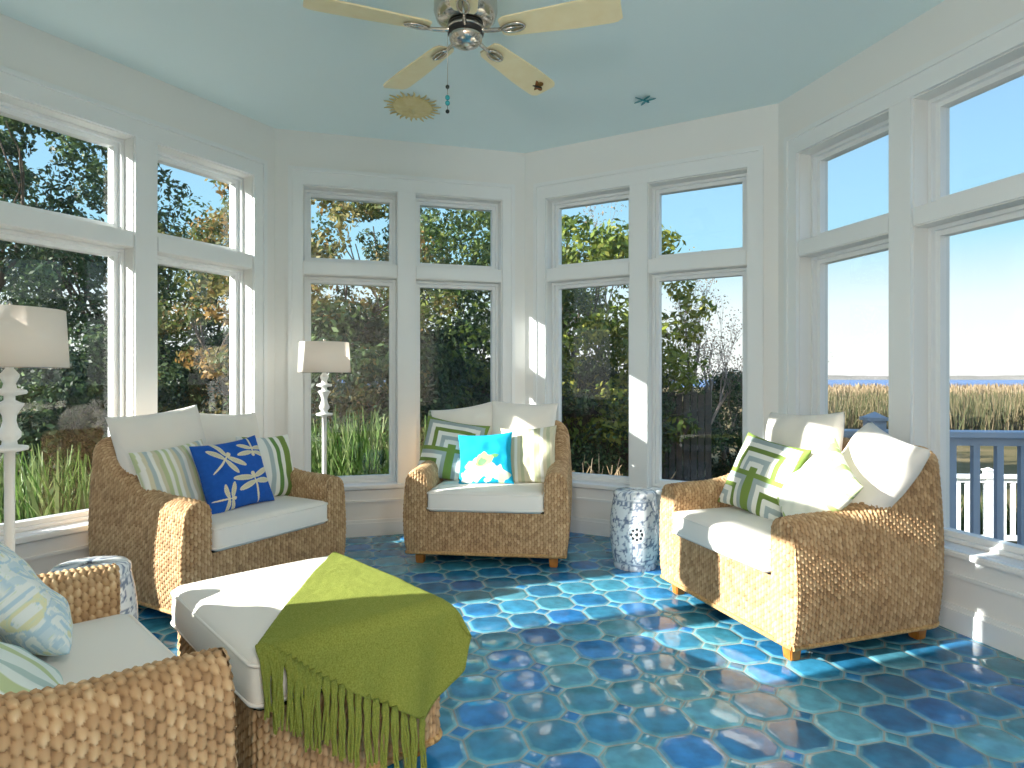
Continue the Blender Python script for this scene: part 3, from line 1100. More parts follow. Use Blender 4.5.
# ------------------------------------------------------------------ porcelain garden stools
def stool_mesh(seed):
    hgt = .475
    prof = [(.120, 0), (.126, .004), (.128, .02), (.124, .03)]
    for k in range(1, 60):
        q = k / 60
        prof.append((.124 + .026 * math.sin(PI * q) ** .8, .03 + (hgt - .06) * q))
    prof += [(.124, hgt - .03), (.128, hgt - .022), (.127, hgt - .008), (.118, hgt), (.09, hgt + .004), (.05, hgt + .006), (.022, hgt + .006)]
    prof = np.array(prof)
    seg = 128
    a = np.linspace(0, 2 * PI, seg, endpoint=False)
    n = len(prof)
    V = np.stack([prof[:, None, 0] * np.cos(a), prof[:, None, 0] * np.sin(a), np.repeat(prof[:, 1:2], seg, 1)], -1).reshape(-1, 3)
    Fq = grid_faces(n, seg, wrap_m=True)
    A = np.tile(a, n); Zv = V[:, 2]
    # pierced rosettes on four sides
    keep = np.ones(len(Fq), bool)
    fc = V[Fq].mean(1)
    fa = np.arctan2(fc[:, 1], fc[:, 0])
    for c in range(4):
        ca = c * PI / 2 - PI / 2 - .3
        dx = ((fa - ca + PI) % (2 * PI) - PI) * .148
        dz = fc[:, 2] - .235
        for k in range(8):
            rr_, an = .032, k * PI / 4
            keep &= ~(np.hypot(dx - rr_ * math.cos(an), dz - rr_ * math.sin(an)) < .0085)
        keep &= ~(np.hypot(dx, dz) < .011)
    Fq = Fq[keep]
    P2 = np.stack([A * .148, Zv], -1)
    P3 = V * 1.0
    base = np.tile(L3(228, 232, 234), (len(V), 1))
    nz1 = vnoise(P3 + seed, 36, seed); nz2 = vnoise(P3 + seed, 75, seed + 1); nz3 = vnoise(P3, 90, seed + 2)
    blue, mid = L3(128, 140, 160), L3(178, 188, 200)
    vine = np.abs(nz1 - .5) < .055
    leaf = (nz2 > .68) & (nz1 > .35)
    base[leaf] = mid; base[vine] = blue
    base[(nz2 > .84)] = L3(104, 116, 142)
    for zc in (.045, hgt - .045):
        base[np.abs(Zv - zc) < .004] = mid
    band = (np.abs(Zv - (hgt - .06)) < .014) & (np.sin(A * 26) > .2)
    base[band] = blue
    for c in range(4):
        ca = c * PI / 2 - PI / 2 - .3
        dx = ((A - ca + PI) % (2 * PI) - PI) * .148
        d = np.hypot(dx, Zv - .235)
        side = Zv < hgt - .01
        base[(d < .058) & side] = L3(228, 232, 234)
        base[(np.abs(d - .056) < .003) & side] = mid
        base[(np.abs(d - .044) < .002) & side] = mid
    # dark hollow showing through the piercings comes from the inside of the shell itself
    return nmesh('garden_stool', V, Fq, cols=base)
for (x, y, rz, lab, seed) in ((.785, 4.06, .2, 'white and blue porcelain garden stool beside the right armchair', 3),
                              (-1.625, 2.45, .9, 'white and blue porcelain garden stool behind the nearest armchair', 4)):
    o = obj('garden_stool', stool_mesh(seed), M['porcelain'])
    so = o.modifiers.new('shell', 'SOLIDIFY'); so.thickness = .008; so.offset = -1
    o.location = (x, y, 0); o.rotation_euler = (0, 0, rz)
    tag(o, lab, 'stool', 'porcelain garden stools')

# ------------------------------------------------------------------ ceiling fan
FX, FY, FZ = -.21, 2.88, 2.755
fan = empty('ceiling_fan', (FX, FY, H))
tag(fan, 'brushed nickel ceiling fan with five pale wooden blades', 'ceiling fan')
zz = FZ - H
obj('motor_housing', lathe('motor_housing', [(0, 0), (.075, 0), (.08, -.03), (.07, -.045), (.075, -.06), (.125, -.075), (.142, -.11), (.144, -.17), (.135, zz + .075), (.115, zz + .055), (.075, zz + .045), (0, zz + .045)], 64), M['nickel'], fan)
obj('flywheel', lathe('flywheel', [(0, zz + .047), (.078, zz + .045), (.082, zz + .038), (.082, zz + .004), (.075, zz - .002), (0, zz - .002)], 64), M['darkband'], fan)
obj('trim_ring', lathe('trim_ring', [(.080, zz + .027), (.0855, zz + .027), (.0855, zz + .017), (.080, zz + .017)], 64), M['nickel'], fan)
obj('switch_housing', lathe('switch_housing', [(.0, zz), (.072, zz), (.076, zz - .010), (.073, zz - .024), (.060, zz - .040), (.038, zz - .052), (.014, zz - .058), (.0, zz - .059)], 64), M['nickel'], fan)
def blade_bm():
    bm = bmesh.new()
    n = 24
    top = []
    out = []
    for i in range(n + 1):                       # outline: rounded paddle
        q = i / n
        x = .165 + .535 * q
        w = .056 + .020 * min(1, q * 1.6)
        if q > .93: w -= .02 * ((q - .93) / .07) ** 2
        if q < .06: w -= .014 * ((.06 - q) / .06) ** 2
        out.append((x, w))
    loop = [(x, w) for x, w in out] + [(x, -w) for x, w in reversed(out)]
    lo = [bm.verts.new((x, y, -.004)) for x, y in loop]
    hi = [bm.verts.new((x, y, .004)) for x, y in loop]
    bm.faces.new(lo[::-1]); bm.faces.new(hi)
    for i in range(len(loop)):
        j = (i + 1) % len(loop)
        bm.faces.new([lo[i], lo[j], hi[j], hi[i]])
    bmesh.ops.recalc_face_normals(bm, faces=bm.faces[:])
    return bm
bme = bm_mesh('blade', blade_bm())
def iron_me():
    segs = [[((.06, 0, .006), .011), ((.10, 0, -.006), .010), ((.15, 0, -.012), .009), ((.18, 0, -.012), .008)]]
    oval = []
    for i in range(21):
        a = 2 * PI * i / 20
        oval.append(((.225 + .052 * math.cos(a), .025 * math.sin(a), -.012), .0055))
    segs.append(oval)
    segs.append([((.18, 0, -.012), .007), ((.27, 0, -.011), .005)])
    return tubes('blade_iron', segs, k=8)
ime = iron_me()
for k in range(5):
    a = rad(272 + 72 * k)
    o = obj('blade', bme, M['blade'], fan)
    o.matrix_local = Matrix.Translation((0, 0, zz + .012)) @ Matrix.Rotation(a, 4, 'Z') @ Matrix.Rotation(rad(-11), 4, 'X')
    obj('blade_iron', ime, M['nickel'], o)
ch = obj('pull_chain', tubes('pull_chain', [[((-.078, -.045, zz - .02), .0013), ((-.078, -.045, 2.388 - H), .0016)]], k=6), M['nickel'], fan)
for zc, r_, mt in ((2.500, .009, 'bead_dark'), (2.452, .011, 'bead_teal'), (2.427, .011, 'bead_teal'), (2.390, .009, 'bead_dark')):
    if mt not in M: M[mt] = plain(mt, lin(36, 50, 50) if 'dark' in mt else lin(40, 150, 160), .2)
    b_ = obj('bead', lathe('bead', [(r_ * math.sin(PI * q / 10) + .0001, -r_ * math.cos(PI * q / 10)) for q in range(11)], 16), M[mt], ch)
    b_.location = (-.078, -.045, zc - H)
FANM = Matrix.Translation((FX, FY, H))

# butterfly clip on a blade
def poly_solid(name, outlines, th):
    bm = bmesh.new()
    for pts in outlines:
        lo = [bm.verts.new((x, y, 0)) for x, y in pts]; hi = [bm.verts.new((x, y, th)) for x, y in pts]
        bm.faces.new(lo[::-1]); bm.faces.new(hi)
        for i in range(len(pts)):
            j = (i + 1) % len(pts); bm.faces.new([lo[i], lo[j], hi[j], hi[i]])
    bmesh.ops.recalc_face_normals(bm, faces=bm.faces[:])
    return bm_mesh(name, bm)
def ellpts(cx, cy, a, b_, ang, n=18):
    return [(cx + a * math.cos(t) * math.cos(ang) - b_ * math.sin(t) * math.sin(ang), cy + a * math.cos(t) * math.sin(ang) + b_ * math.sin(t) * math.cos(ang)) for t in np.linspace(0, 2 * PI, n, endpoint=False)]
bf = empty('butterfly_ornament')
M['bf_body'] = plain('butterfly_black', lin(40, 32, 22), .6)
M['bf_wing'] = plain('butterfly_wing', lin(104, 96, 26), .6, var=(60, lin(150, 70, 30)))
obj('body', tubes('body', [[((0, -.025, -.004), .003), ((0, 0, -.004), .005), ((0, .025, -.004), .003)]], k=8), M['bf_body'], bf)
for sx in (-1, 1):
    wm = obj('wing', poly_solid('wing', [ellpts(sx * .024, .014, .028, .017, sx * .6)], .003), M['bf_wing'], bf)
    obj('wing_tip', poly_solid('wing_tip', [ellpts(sx * .040, .026, .010, .007, sx * .6)], .0035), M['bf_body'], wm)
    obj('wing', poly_solid('wing', [ellpts(sx * .018, -.014, .020, .014, -sx * .5)], .003), M['bf_wing'], bf)
ab_ = rad(272 + 72 * 2)
bf.matrix_world = FANM @ Matrix.Translation((0, 0, zz + .012)) @ Matrix.Rotation(ab_, 4, 'Z') @ Matrix.Rotation(rad(-11), 4, 'X') @ Matrix.Translation((.615, 0, -.0085)) @ Matrix.Rotation(rad(40), 4, 'Z') @ Matrix.Rotation(rad(20), 4, 'X')
tag(bf, 'small dark butterfly ornament clipped under a fan blade', 'ornament')

# sun-face medallion on the ceiling
sm = empty('ceiling_medallion', (-.67, 4.28, H), 0)
tag(sm, 'cream sun face medallion with wavy rays on the ceiling', 'ceiling ornament')
nr, na = 30, 72
rr = np.linspace(0, 1, nr); aa = np.linspace(0, 2 * PI, na, endpoint=False)
R_, A_ = np.meshgrid(rr, aa, indexing='ij')
X = R_ * np.cos(A_) * .132; Y = R_ * np.sin(A_) * .165
hz = .030 * np.sqrt(np.clip(1 - R_ ** 2, 0, 1)) + .004
g2 = lambda cx, cy, sx_, sy_, am: am * np.exp(-(((X - cx) / sx_) ** 2 + ((Y - cy) / sy_) ** 2))
hz = hz + g2(0, -.005, .012, .05, .016) - g2(-.05, .035, .022, .018, .012) - g2(.05, .035, .022, .018, .012) + g2(-.05, .033, .014, .010, .008) + g2(.05, .033, .014, .010, .008) \
    - g2(0, -.075, .040, .007, .008) + g2(0, -.06, .03, .008, .006) + g2(-.06, -.04, .025, .03, .006) + g2(.06, -.04, .025, .03, .006) + g2(-.05, .066, .03, .006, .007) + g2(.05, .066, .03, .006, .007)
obj('face', nmesh('face', np.stack([X, -Y * -1, -hz], -1).reshape(-1, 3), grid_faces(nr, na, wrap_m=True)), M['sunplaster'], sm)
for k in range(28):
    a = 2 * PI * k / 28
    w, r0, r1 = .009, 1.0, (1.48 if k % 2 == 0 else 1.30)
    p0 = np.array([.13 * math.cos(a), .163 * math.sin(a)]); p1 = p0 * r1
    nrm = np.array([-p0[1], p0[0]]); nrm /= np.linalg.norm(nrm)
    pm = (p0 + p1) / 2 + nrm * .006
    pts = [p0 * .96 + nrm * w, pm + nrm * w * .7, p1, pm - nrm * w * .7, p0 * .96 - nrm * w]
    me = poly_solid('ray', [[tuple(q) for q in pts]], .006)
    o = obj('ray', me, M['sunplaster'], sm); o.location.z = -.010

# teal dragonfly on the ceiling
df = empty('dragonfly_ornament', (.85, 4.15, H - .012), rad(35))
tag(df, 'tiny teal dragonfly ornament fixed to the ceiling', 'ceiling ornament')
obj('body', tubes('body', [[((-.06, 0, 0), .003), ((.02, 0, 0), .005), ((.055, 0, 0), .007), ((.065, 0, 0), .004)]], k=8), M['teal_metal'], df)
for sx in (-1, 1):
    for k, (cx, an) in enumerate(((.035, 1.2), (.012, 1.75))):
        obj('wing', poly_solid('wing', [ellpts(cx + .035 * math.cos(an), sx * .035 * math.sin(an), .036, .009, sx * an)], .002), M['teal_metal'], df)

# ------------------------------------------------------------------ outdoors
GZ = -1.35
m, t, b = nt('marsh_ground')
tc = t.nodes.new('ShaderNodeTexCoord')
n = t.nodes.new('ShaderNodeTexNoise'); n.inputs['Scale'].default_value = .5; n.inputs['Detail'].default_value = 8
mp = t.nodes.new('ShaderNodeMapping'); mp.inputs['Scale'].default_value = (.4, 1, 1)
t.links.new(tc.outputs['Object'], mp.inputs['Vector']); t.links.new(mp.outputs[0], n.inputs['Vector'])
r = t.nodes.new('ShaderNodeValToRGB')
r.color_ramp.elements[0].position = .35; r.color_ramp.elements[0].color = lin(96, 92, 66)
r.color_ramp.elements[1].position = .65; r.color_ramp.elements[1].color = lin(140, 122, 92)
t.links.new(n.outputs['Fac'], r.inputs['Fac']); t.links.new(r.outputs['Color'], b.inputs['Base Color'])
b.inputs['Roughness'].default_value = 1; b.inputs['Specular IOR Level'].default_value = 0
M['ground'] = m
struct('ground', slab('ground', [[(-120, -40), (260, -40), (260, 178), (-120, 178)]], GZ - .5, GZ), M['ground'])
m, t, b = nt('sound_water')
b.inputs['Base Color'].default_value = lin(58, 96, 160); b.inputs['Roughness'].default_value = .25
add_bump(t, b, 3, .8, .2)
M['water'] = m
struct('water', slab('water', [[(-800, 176), (2500, 176), (2500, 1250), (-800, 1250)]], GZ - .4, GZ - .25), M['water'])
M['shore'] = plain('far_shore', lin(140, 134, 126), 1.0, var=(.02, lin(112, 110, 100)))
xs = np.linspace(-300, 2200, 500)
Vs = []
for x in xs:
    hgt = 3.2 + 3.2 * float(vnoise(np.array([[x, 0.]]), .012, 3)[0]) + 1.4 * float(vnoise(np.array([[x, 1.]]), .06, 4)[0])
    yy = 930 + 90 * math.sin(x * .003)
    Vs += [(x, yy, GZ - .4), (x, yy + 12, GZ + hgt), (x, yy + 70, GZ + hgt * .8)]
struct('far_shore', nmesh('far_shore', np.array(Vs), grid_faces(len(xs), 3)), M['shore'])


LEAF_ALB = .42
def blades(n, xy_fn, h_fn, w, cols, lean=.25, curve=.3, seed=0, zfn=None, alb=LEAF_ALB):
    """n grass blades, each two quads bending"""
    rg = np.random.default_rng(seed)
    xy = xy_fn(rg, n)
    hgt = h_fn(rg, n)
    az = rg.uniform(0, 2 * PI, n); ln = rg.normal(0, lean, n)
    wd = rg.uniform(.6, 1.3, n) * w
    if np.ndim(w): wd = w
    fa = rg.uniform(0, 2 * PI, n)
    lv = [0, .4, .75, 1.0]
    V = np.zeros((n, 8, 3))
    for i, q in enumerate(lv):
        cx = xy[:, 0] + np.cos(az) * hgt * (ln * q + curve * ln * q * q)
        cy = xy[:, 1] + np.sin(az) * hgt * (ln * q + curve * ln * q * q)
        cz = (zfn(xy) if zfn else xy[:, 2] if xy.shape[1] > 2 else GZ) + hgt * (q - .25 * np.abs(ln) * q * q)
        ww = wd * (1 - q * .85) / 2
        V[:, i * 2] = np.stack([cx + np.cos(fa) * ww, cy + np.sin(fa) * ww, cz], -1)
        V[:, i * 2 + 1] = np.stack([cx - np.cos(fa) * ww, cy - np.sin(fa) * ww, cz], -1)
    Fq = np.array([[0, 1, 3, 2], [2, 3, 5, 4], [4, 5, 7, 6]])
    F = (np.arange(n)[:, None, None] * 8 + Fq[None]).reshape(-1, 4)
    pick = rg.integers(0, len(cols), n)
    c = np.array(cols)[pick] * rg.uniform(.75, 1.2, (n, 1)) * alb
    return V.reshape(-1, 3), F, np.repeat(np.clip(c, 0, 1), 8, axis=0)


def marsh_xy(rg, n):
    d = 1 / (rg.uniform(1 / 170, 1 / 24, n))
    k = rg.uniform(.38, 1.15, n)
    return np.stack([d * k, d], -1)
n_m = 26000
rg0 = np.random.default_rng(5)
XY = marsh_xy(rg0, n_m)
wM = np.maximum(.05, XY[:, 1] * .0028)
tan = [L3(214, 186, 146), L3(200, 172, 132), L3(222, 198, 162), L3(186, 160, 122)]
olive = [L3(124, 124, 84), L3(154, 142, 104), L3(104, 112, 72), L3(178, 158, 122)]
far_ = XY[:, 1] > 48
for nm, sel, cc, lab, hh_ in (('marsh_grass', far_, tan, 'golden marsh grass stretching to the water beyond the right windows', 1.5),
                              ('reed_bed', ~far_, olive, 'olive and straw coloured reeds at the near edge of the marsh', 1.9)):
    q = XY[sel]
    V, F, c = blades(len(q), lambda rg, n, q=q: q, lambda rg, n, hh_=hh_: rg.uniform(.5, 1.0, n) * hh_, wM[sel], cc, lean=.16, seed=3)
    o = obj(nm, nmesh(nm, V, F, cols=c, smooth=False), M['straw'])
    tag(o, lab, 'grass', kind='stuff')


# deck railing just outside the right windows, fence further off
def railing(name, p0, p1, z0, z1, spacing, bw, posts, lab, mat, rail_h=.09):
    p0, p1 = np.array(p0), np.array(p1)
    L_ = float(np.linalg.norm(p1 - p0)); ang = math.atan2(p1[1] - p0[1], p1[0] - p0[0])
    r = empty(name, (p0[0], p0[1], 0), ang)
    tag(r, lab, 'railing')
    obj('top_rail', box_mesh('top_rail', 0, L_, -.07, .07, z1 - rail_h * .45, z1, bevel=.006), mat, r)
    obj('sub_rail', box_mesh('sub_rail', 0, L_, -.02, .02, z1 - rail_h, z1 - rail_h * .45), mat, r)
    obj('bottom_rail', box_mesh('bottom_rail', 0, L_, -.02, .02, z0 + .08, z0 + .16), mat, r)
    for x in posts:
        p = obj('post', box_mesh('post', x - .05, x + .05, -.05, .05, z0, z1 + .06, bevel=.004), mat, r)
        bm = bmesh.new(); bx(bm, x - .065, x + .065, -.065, .065, z1 + .06, z1 + .08)
        v0 = [bm.verts.new((x + a * .055, c * .055, z1 + .08)) for a, c in ((-1, -1), (1, -1), (1, 1), (-1, 1))]
        top = bm.verts.new((x, 0, z1 + .115))
        for i in range(4): bm.faces.new([v0[i], v0[(i + 1) % 4], top])
        obj('post_cap', bm_mesh('post_cap', bm), mat, p)
    x = spacing
    while x < L_:
        if all(abs(x - q) > .08 for q in posts):
            obj('baluster', box_mesh('baluster', x - bw / 2, x + bw / 2, -.018, .018, z0 + .16, z1 - rail_h), mat, r)
        x += spacing
    return r
railing('deck_railing', (2.05, 4.0), (3.75, 3.80), -.12, .875, .134, .037, (.22,), 'blue grey deck railing right outside the right window', M['rail_blue_grey'])
struct('deck', slab('deck', [[(1.7, 4.75), (2.55, 2.2), (4.2, 2.2), (4.2, 3.9), (2.0, 4.1)]], -.22, -.12), M['deckboard'])
railing('garden_fence', (5.6, 9.75), (9.4, 9.55), GZ, -.27, .134, .058, (1.65, 3.5), 'bright white garden fence below the deck railing', M['deckpaint'], rail_h=.12)
V, F, c = blades(900, lambda rg, n: np.stack([rg.uniform(5.2, 9.5, n), rg.uniform(9.9, 10.7, n)], -1), lambda rg, n: rg.uniform(.3, .75, n), .05, [L3(92, 128, 62), L3(124, 150, 86)], lean=.5, seed=9)
o = obj('low_hedge', nmesh('low_hedge', V, F, cols=c, smooth=False), M['leaf']); tag(o, 'low green plants growing behind the white garden fence', 'plants', kind='stuff')


# ---- trees
def grow(rg, p, d, L_, r, depth, out, spread=.6, up=.15, kids=(2, 3), shrink=.74):
    pts = [(p.copy(), r)]
    q = p.copy(); dd = d.copy()
    n = 4
    for i in range(n):
        dd = dd + rg.normal(0, .11, 3); dd[2] += up * .3
        dd /= np.linalg.norm(dd)
        q = q + dd * L_ / n
        pts.append((q.copy(), r * (1 - .35 * (i + 1) / n)))
    out.append(pts)
    if depth == 0: return
    for k in range(rg.integers(kids[0], kids[1] + 1)):
        nd = dd + rg.normal(0, spread, 3); nd[2] += up
        nd /= np.linalg.norm(nd)
        i0 = rg.integers(2, n + 1)
        grow(rg, pts[i0][0].copy(), nd, L_ * shrink * rg.uniform(.8, 1.15), pts[i0][1] * .72, depth - 1, out, spread, up, kids, shrink)


def leaves(rg, centres, per, spread, size, cols, flat=0.0):
    n = len(centres) * per
    C = np.repeat(centres, per, axis=0)
    off = rg.normal(0, 1, (n, 3)); off /= np.linalg.norm(off, axis=1, keepdims=True)
    sp = np.repeat(spread if np.ndim(spread) else np.full(len(centres), spread), per)
    off *= (rg.uniform(.35, 1, (n, 1)) ** .6) * sp[:, None]
    off[:, 2] *= .75
    P = C + off
    nrm = off / (np.linalg.norm(off, axis=1, keepdims=True) + 1e-6) + rg.normal(0, .6, (n, 3)) + np.array([0, 0, .3])
    nrm /= np.linalg.norm(nrm, axis=1, keepdims=True)
    t1 = np.cross(nrm, rg.normal(0, 1, (n, 3))); t1 /= np.linalg.norm(t1, axis=1, keepdims=True)
    t2 = np.cross(nrm, t1)
    s = size * rg.uniform(.6, 1.3, (n, 1))
    V = np.stack([P - t1 * s, P + t2 * s * .48 + nrm * s * .1, P + t1 * s, P - t2 * s * .48 + nrm * s * .1], 1)
    F = np.arange(n * 4).reshape(n, 4)
    cc = np.array(cols)
    ci = (np.repeat(rg.integers(0, len(cc), len(centres)), per) + (rg.random(n) < .35) * rg.integers(0, len(cc), n)) % len(cc)
    c = cc[ci] * rg.uniform(.7, 1.25, (n, 1)) * LEAF_ALB * 1.9
    return V.reshape(-1, 3), F, np.repeat(np.clip(c, 0, 1), 4, axis=0)


def leafy_tree_meshes(seed, height, crown_r, crown_z, nclus, per, size, cols, trunk_r=.14, clus=.55, crown_h=None):
    rg = np.random.default_rng(seed)
    ch = crown_h or (height - crown_z) / 2
    c = rg.normal(0, 1, (nclus, 3)); c /= np.linalg.norm(c, axis=1, keepdims=True)
    c *= rg.uniform(.45, 1.0, (nclus, 1)) ** .5
    mod = 1 + .25 * np.sin(np.arctan2(c[:, 1], c[:, 0]) * 3 + seed)
    cent = np.stack([c[:, 0] * crown_r * mod, c[:, 1] * crown_r * mod, crown_z + ch + c[:, 2] * ch], -1)
    V, F, co_ = leaves(rg, cent, per, clus * rg.uniform(.7, 1.2, nclus), size, cols)
    fm = nmesh('foliage', V, F, cols=co_, smooth=False)
    fm.materials.append(M['leaf'])
    out = []
    grow(rg, np.array([0, 0, 0.]), np.array([0, 0, 1.]), height * .38, trunk_r, 3, out, spread=.5, up=.25, kids=(2, 3), shrink=.68)
    tm = tubes('trunk', out, k=6)
    tm.materials.append(M['bark'])
    return fm, tm


GREEN_D = [L3(78, 102, 62), L3(62, 86, 56), L3(98, 120, 72), L3(58, 76, 56)]
GREEN_M = [L3(92, 116, 50), L3(112, 132, 58), L3(72, 98, 46), L3(132, 144, 72)]
GREEN_Y = [L3(148, 158, 62), L3(122, 140, 56), L3(168, 168, 76), L3(98, 120, 50)]
AUTUMN = [L3(132, 122, 66), L3(112, 120, 60), L3(172, 138, 80), L3(92, 106, 54), L3(150, 140, 84)]
tm1 = leafy_tree_meshes(1, 8.5, 2.3, 2.2, 120, 110, .075, GREEN_D, .17, clus=.46)
tm2 = leafy_tree_meshes(2, 6.6, 1.9, 1.2, 110, 110, .068, GREEN_M, .13, clus=.45)
tm3 = leafy_tree_meshes(3, 7.6, 2.0, 1.0, 85, 100, .068, AUTUMN, .12, clus=.42)
tm4 = leafy_tree_meshes(4, 4.2, 1.9, .2, 120, 150, .075, GREEN_D, .09)
tm5 = leafy_tree_meshes(5, 5.2, 1.6, .6, 95, 120, .068, GREEN_Y, .10, clus=.42)
tm6 = leafy_tree_meshes(6, 9.5, 2.2, 4.0, 75, 110, .08, GREEN_D, .18, clus=.42)


def bare_meshes(seed, height, depth=5):
    rg = np.random.default_rng(seed)
    out = []
    grow(rg, np.array([0, 0, 0.]), np.array([0, 0, 1.]), height * .34, .07, depth, out, spread=.42, up=.35, kids=(2, 3), shrink=.72)
    ends = np.array([p[-1][0] for p in out if p[-1][1] < .02])
    rg.shuffle(ends)
    V, F, co_ = leaves(rg, ends[:420], 7, .25, .03, [L3(170, 140, 110), L3(140, 118, 96), L3(150, 150, 120)])
    fm = nmesh('dry_leaves', V, F, cols=co_, smooth=False); fm.materials.append(M['leaf'])
    tm = tubes('branches', out, k=4)
    tm.materials.append(M['bark2'])
    return fm, tm
M['bark2'] = plain('pale_bare_bark', lin(146, 132, 122), .95)
bm1 = bare_meshes(21, 6.0)
bm2 = bare_meshes(22, 5.2)


def at(px, d):
    return ((px - 512) / F_PX * d, d)


def tree(ms, px, d, rz, sc, name, label, part='foliage', gz=GZ, cat='tree'):
    x, y = at(px, d)
    r = empty(name, (x, y, gz), rz)
    r.scale = (sc, sc, sc)
    tag(r, label, cat, 'trees and shrubs around the house')
    obj(part, ms[0], None, r)
    obj('branches' if part == 'dry_leaves' else 'trunk', ms[1], None, r)
    return r


# left windows
tree(tm6, 40, 15, 0.3, 1.05, 'tall_tree', 'tall dark tree with sky gaps seen through the far left upper pane')
tree(tm1, -60, 13, 1.3, 1.0, 'evergreen_tree', 'dense evergreen at the far left edge of the left window')
tree(tm1, 115, 14, 2.3, .85, 'evergreen_tree', 'dense evergreen behind the mullion of the left window')
tree(tm2, 210, 15.5, .7, 1.0, 'leafy_tree', 'mid green tree in the second pane of the left window')
tree(tm3, 250, 11.5, 1.9, .85, 'autumn_tree', 'orange tinged tree at the right edge of the left window')
tree(tm4, 20, 10.5, .2, .72, 'evergreen_shrub', 'dark leafy hedge shrub beside the far left floor lamp shade', cat='shrub')
tree(tm4, 130, 11.5, 2.2, .8, 'evergreen_shrub', 'dark hedge shrub behind the left armchair cushions', cat='shrub')
tree(tm4, 230, 12.5, 4.2, .8, 'evergreen_shrub', 'dark hedge shrub behind the right cushion of the dragonfly armchair', cat='shrub')
# back-left windows
tree(tm3, 328, 10.8, .4, .88, 'autumn_tree', 'autumn coloured tree filling the pane above the corner floor lamp')
tree(tm4, 350, 10.6, 1.4, .86, 'evergreen_shrub', 'dark shrub behind the stem of the corner floor lamp', cat='shrub')
tree(tm1, 412, 15.5, 3.3, .86, 'evergreen_tree', 'dark evergreen behind the mullion of the back left window')
tree(tm2, 482, 13.0, 2.6, .98, 'leafy_tree', 'bright green tree in the right pane of the back left window')
tree(tm4, 455, 13, 3.0, .85, 'evergreen_shrub', 'dark shrub above the left cushion of the middle armchair', cat='shrub')
# back-right windows
tree(tm5, 598, 13, .9, 1.16, 'leafy_tree', 'yellow green tree in the left pane of the back right window')
tree(tm2, 560, 14.5, 5.1, .78, 'leafy_tree', 'grey green tree at the left edge of the back right window')
tree(tm4, 590, 12.6, .6, .66, 'evergreen_shrub', 'dark shrub low in the left pane of the back right window', cat='shrub')
tree(tm4, 655, 14.0, 2.6, .62, 'evergreen_shrub', 'dark shrub at the left edge of the rightmost back pane', cat='shrub')
tree(tm4, 735, 15, 1.1, .62, 'evergreen_shrub', 'low dark shrub behind the back corner of the right armchair', cat='shrub')
tree(bm1, 690, 13, .2, .92, 'bare_tree', 'tallest bare tree seen against the sky in the back right window', 'dry_leaves')
tree(bm2, 722, 15, 1.2, .95, 'bare_tree', 'thin bare tree at the right edge of the back right window', 'dry_leaves')
tree(bm2, 675, 15, 3.2, 1.0, 'bare_tree', 'bare tree behind the dark shrub in the back right window', 'dry_leaves')
tree(bm1, 745, 16, 5.0, .85, 'bare_tree', 'bare tree half hidden by the right casing of the back right window', 'dry_leaves')
tree(bm2, 655, 13, 4.4, 1.05, 'bare_tree', 'bare tree just right of the mullion in the back right window', 'dry_leaves')
tree(bm1, 590, 16, 3.9, 1.2, 'bare_tree', 'bare branches above the yellow green tree', 'dry_leaves')

# raised planting bed round the sunroom and a weathered paling fence behind it
M['soil'] = plain('leaf_litter', lin(92, 78, 60), 1.0, var=(6, lin(64, 58, 44)))
struct('ground_bed', slab('bed', [[(-9.5, 3.4), (-3.3, 2.2), (-2.3, 5.2), (.2, 5.75), (2.0, 4.8), (3.6, 8.6), (-2, 9.6), (-9.5, 9.6)]], GZ - .1, -.46), M['soil'])
M['paling'] = plain('weathered_paling', lin(84, 74, 66), .95, var=(8, lin(58, 52, 48)))
fe = empty('paling_fence', (-3.0, 12.3, GZ), rad(2))
tag(fe, 'dark weathered paling fence behind the shrubs, seen through the back windows', 'fence')
rf = random.Random(8)
for k in range(48):
    x = k * .145
    hh_ = 2.25 + rf.uniform(-.04, .04)
    obj('paling', box_mesh('paling', x, x + .125, -.012, .012, .03, hh_, bevel=.003, seg=1), M['paling'], fe)
for z in (.5, 1.8):
    obj('rail', box_mesh('rail', 0, 48 * .145, .012, .06, z, z + .09), M['paling'], fe)

# strappy plants under the windows
def strap_plant(px, d, n, hgt, lab, seed, cols, gz=-.47, spread=.28, w=.05, name='strappy_plant', alb=.5):
    x, y = at(px, d)
    V, F, c = blades(n, lambda rg, k: np.stack([rg.normal(0, spread, k), rg.normal(0, spread, k), np.zeros(k)], -1),
                     lambda rg, k: rg.uniform(.55, 1.0, k) * hgt, w, cols, lean=.30, curve=.6, seed=seed, alb=alb)
    r = empty(name, (x, y, gz)); tag(r, lab, 'plant', 'strappy leaved plants outside the windows')
    obj('leaves', nmesh('leaves', V, F, cols=c, smooth=False), M['leaf'], r)
    obj('crown', lathe('crown', [(0, -.02), (spread * .8, -.02), (spread * .7, .06), (0, .1)], 16), M['bark'], r)
SG = [L3(104, 142, 62), L3(132, 168, 84), L3(82, 118, 52), L3(170, 190, 120)]
strap_plant(352, 6.6, 300, 1.42, 'tall strappy green plant outside, right of the corner floor lamp stem', 31, SG)
strap_plant(316, 6.9, 260, 1.25, 'strappy green plant outside, behind the corner floor lamp stem', 32, SG)
strap_plant(384, 7.0, 260, 1.3, 'strappy green plant outside at the mullion of the back left window', 33, SG)
strap_plant(428, 6.6, 110, 1.35, 'small strappy plant outside, above the left arm of the middle armchair', 34, SG, spread=.12)
strap_plant(18, 4.9, 260, 1.2, 'strappy green plant outside, beside the stem of the far left floor lamp', 35, SG)
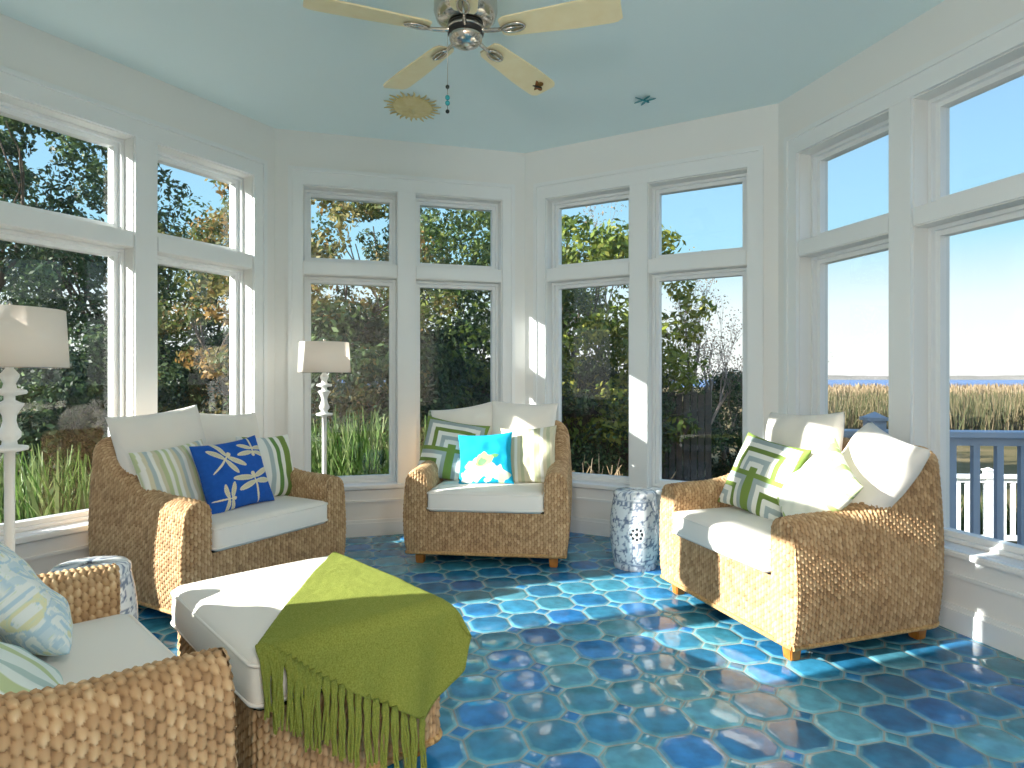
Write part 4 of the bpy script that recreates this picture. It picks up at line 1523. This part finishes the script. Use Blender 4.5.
strap_plant(75, 5.2, 260, 1.2, 'strappy green plant outside, left of the dragonfly armchair back', 36, SG)
strap_plant(606, 6.9, 70, .92, 'clump of pale cut stalks outside, right of the middle armchair', 37, [L3(222, 196, 158), L3(200, 172, 132), L3(236, 216, 184)], spread=.22, w=.055, name='dry_stalk_clump')

# ------------------------------------------------------------------ light
AZ, EL = 19.0, 20.5
sun = bpy.data.lights.new('sun', 'SUN')
sun.energy = 17.0; sun.angle = rad(0.53); sun.color = (1.0, .955, .895)
so = bpy.data.objects.new('sun', sun); COL.objects.link(so)
dv = Vector((math.cos(rad(AZ)) * math.cos(rad(EL)), math.sin(rad(AZ)) * math.cos(rad(EL)), -math.sin(rad(EL))))
so.rotation_euler = dv.to_track_quat('-Z', 'Y').to_euler()
so.location = (-10, -3, 8)

w = bpy.data.worlds.new('sky'); S.world = w; w.use_nodes = True
t = w.node_tree
bg = t.nodes['Background']
tc = t.nodes.new('ShaderNodeTexCoord')
sp = t.nodes.new('ShaderNodeSeparateXYZ')
t.links.new(tc.outputs['Generated'], sp.inputs[0])
r = t.nodes.new('ShaderNodeValToRGB')
e = r.color_ramp.elements
e[0].position = 0.0; e[0].color = (1.05, 1.03, 1.0, 1)
e[1].position = 1.0; e[1].color = (.30, .50, .92, 1)
x = e.new(.10); x.color = (.88, .98, 1.0, 1)
x = e.new(.19); x.color = (.42, .77, .96, 1)
x = e.new(.36); x.color = (.34, .62, .94, 1)
t.links.new(sp.outputs['Z'], r.inputs['Fac'])
t.links.new(r.outputs['Color'], bg.inputs['Color'])
bg.inputs['Strength'].default_value = 1.2

# added fill lights without fixtures, under the ceiling behind the camera
for k, (x, y) in enumerate(((-1.6, -1.6), (1.6, -1.6))):
    l = bpy.data.lights.new('added_ceiling_fill', 'AREA')
    l.shape = 'DISK'; l.size = .5; l.energy = 85; l.color = (1, .96, .92)
    lo = bpy.data.objects.new('added_ceiling_fill', l); COL.objects.link(lo)
    lo.location = (x, y, H - .03)

l = bpy.data.lights.new('added_point_fill', 'POINT'); l.energy = 165; l.shadow_soft_size = .16; l.color = (1, .96, .92)  # added fill light with no fixture, brightens ceiling, fan and right walls
lo = bpy.data.objects.new('added_point_fill', l); COL.objects.link(lo); lo.location = (-.5, -1.6, 1.5)
vs = S.view_settings
vs.view_transform = 'Standard'; vs.look = 'None'; vs.exposure = 0.0; vs.gamma = 1.0
vs.use_curve_mapping = False
c = S.cycles
c.max_bounces = 12; c.diffuse_bounces = 8; c.glossy_bounces = 4; c.transmission_bounces = 6; c.transparent_max_bounces = 16
c.sample_clamp_indirect = 6.0
c.caustics_reflective = False; c.caustics_refractive = False
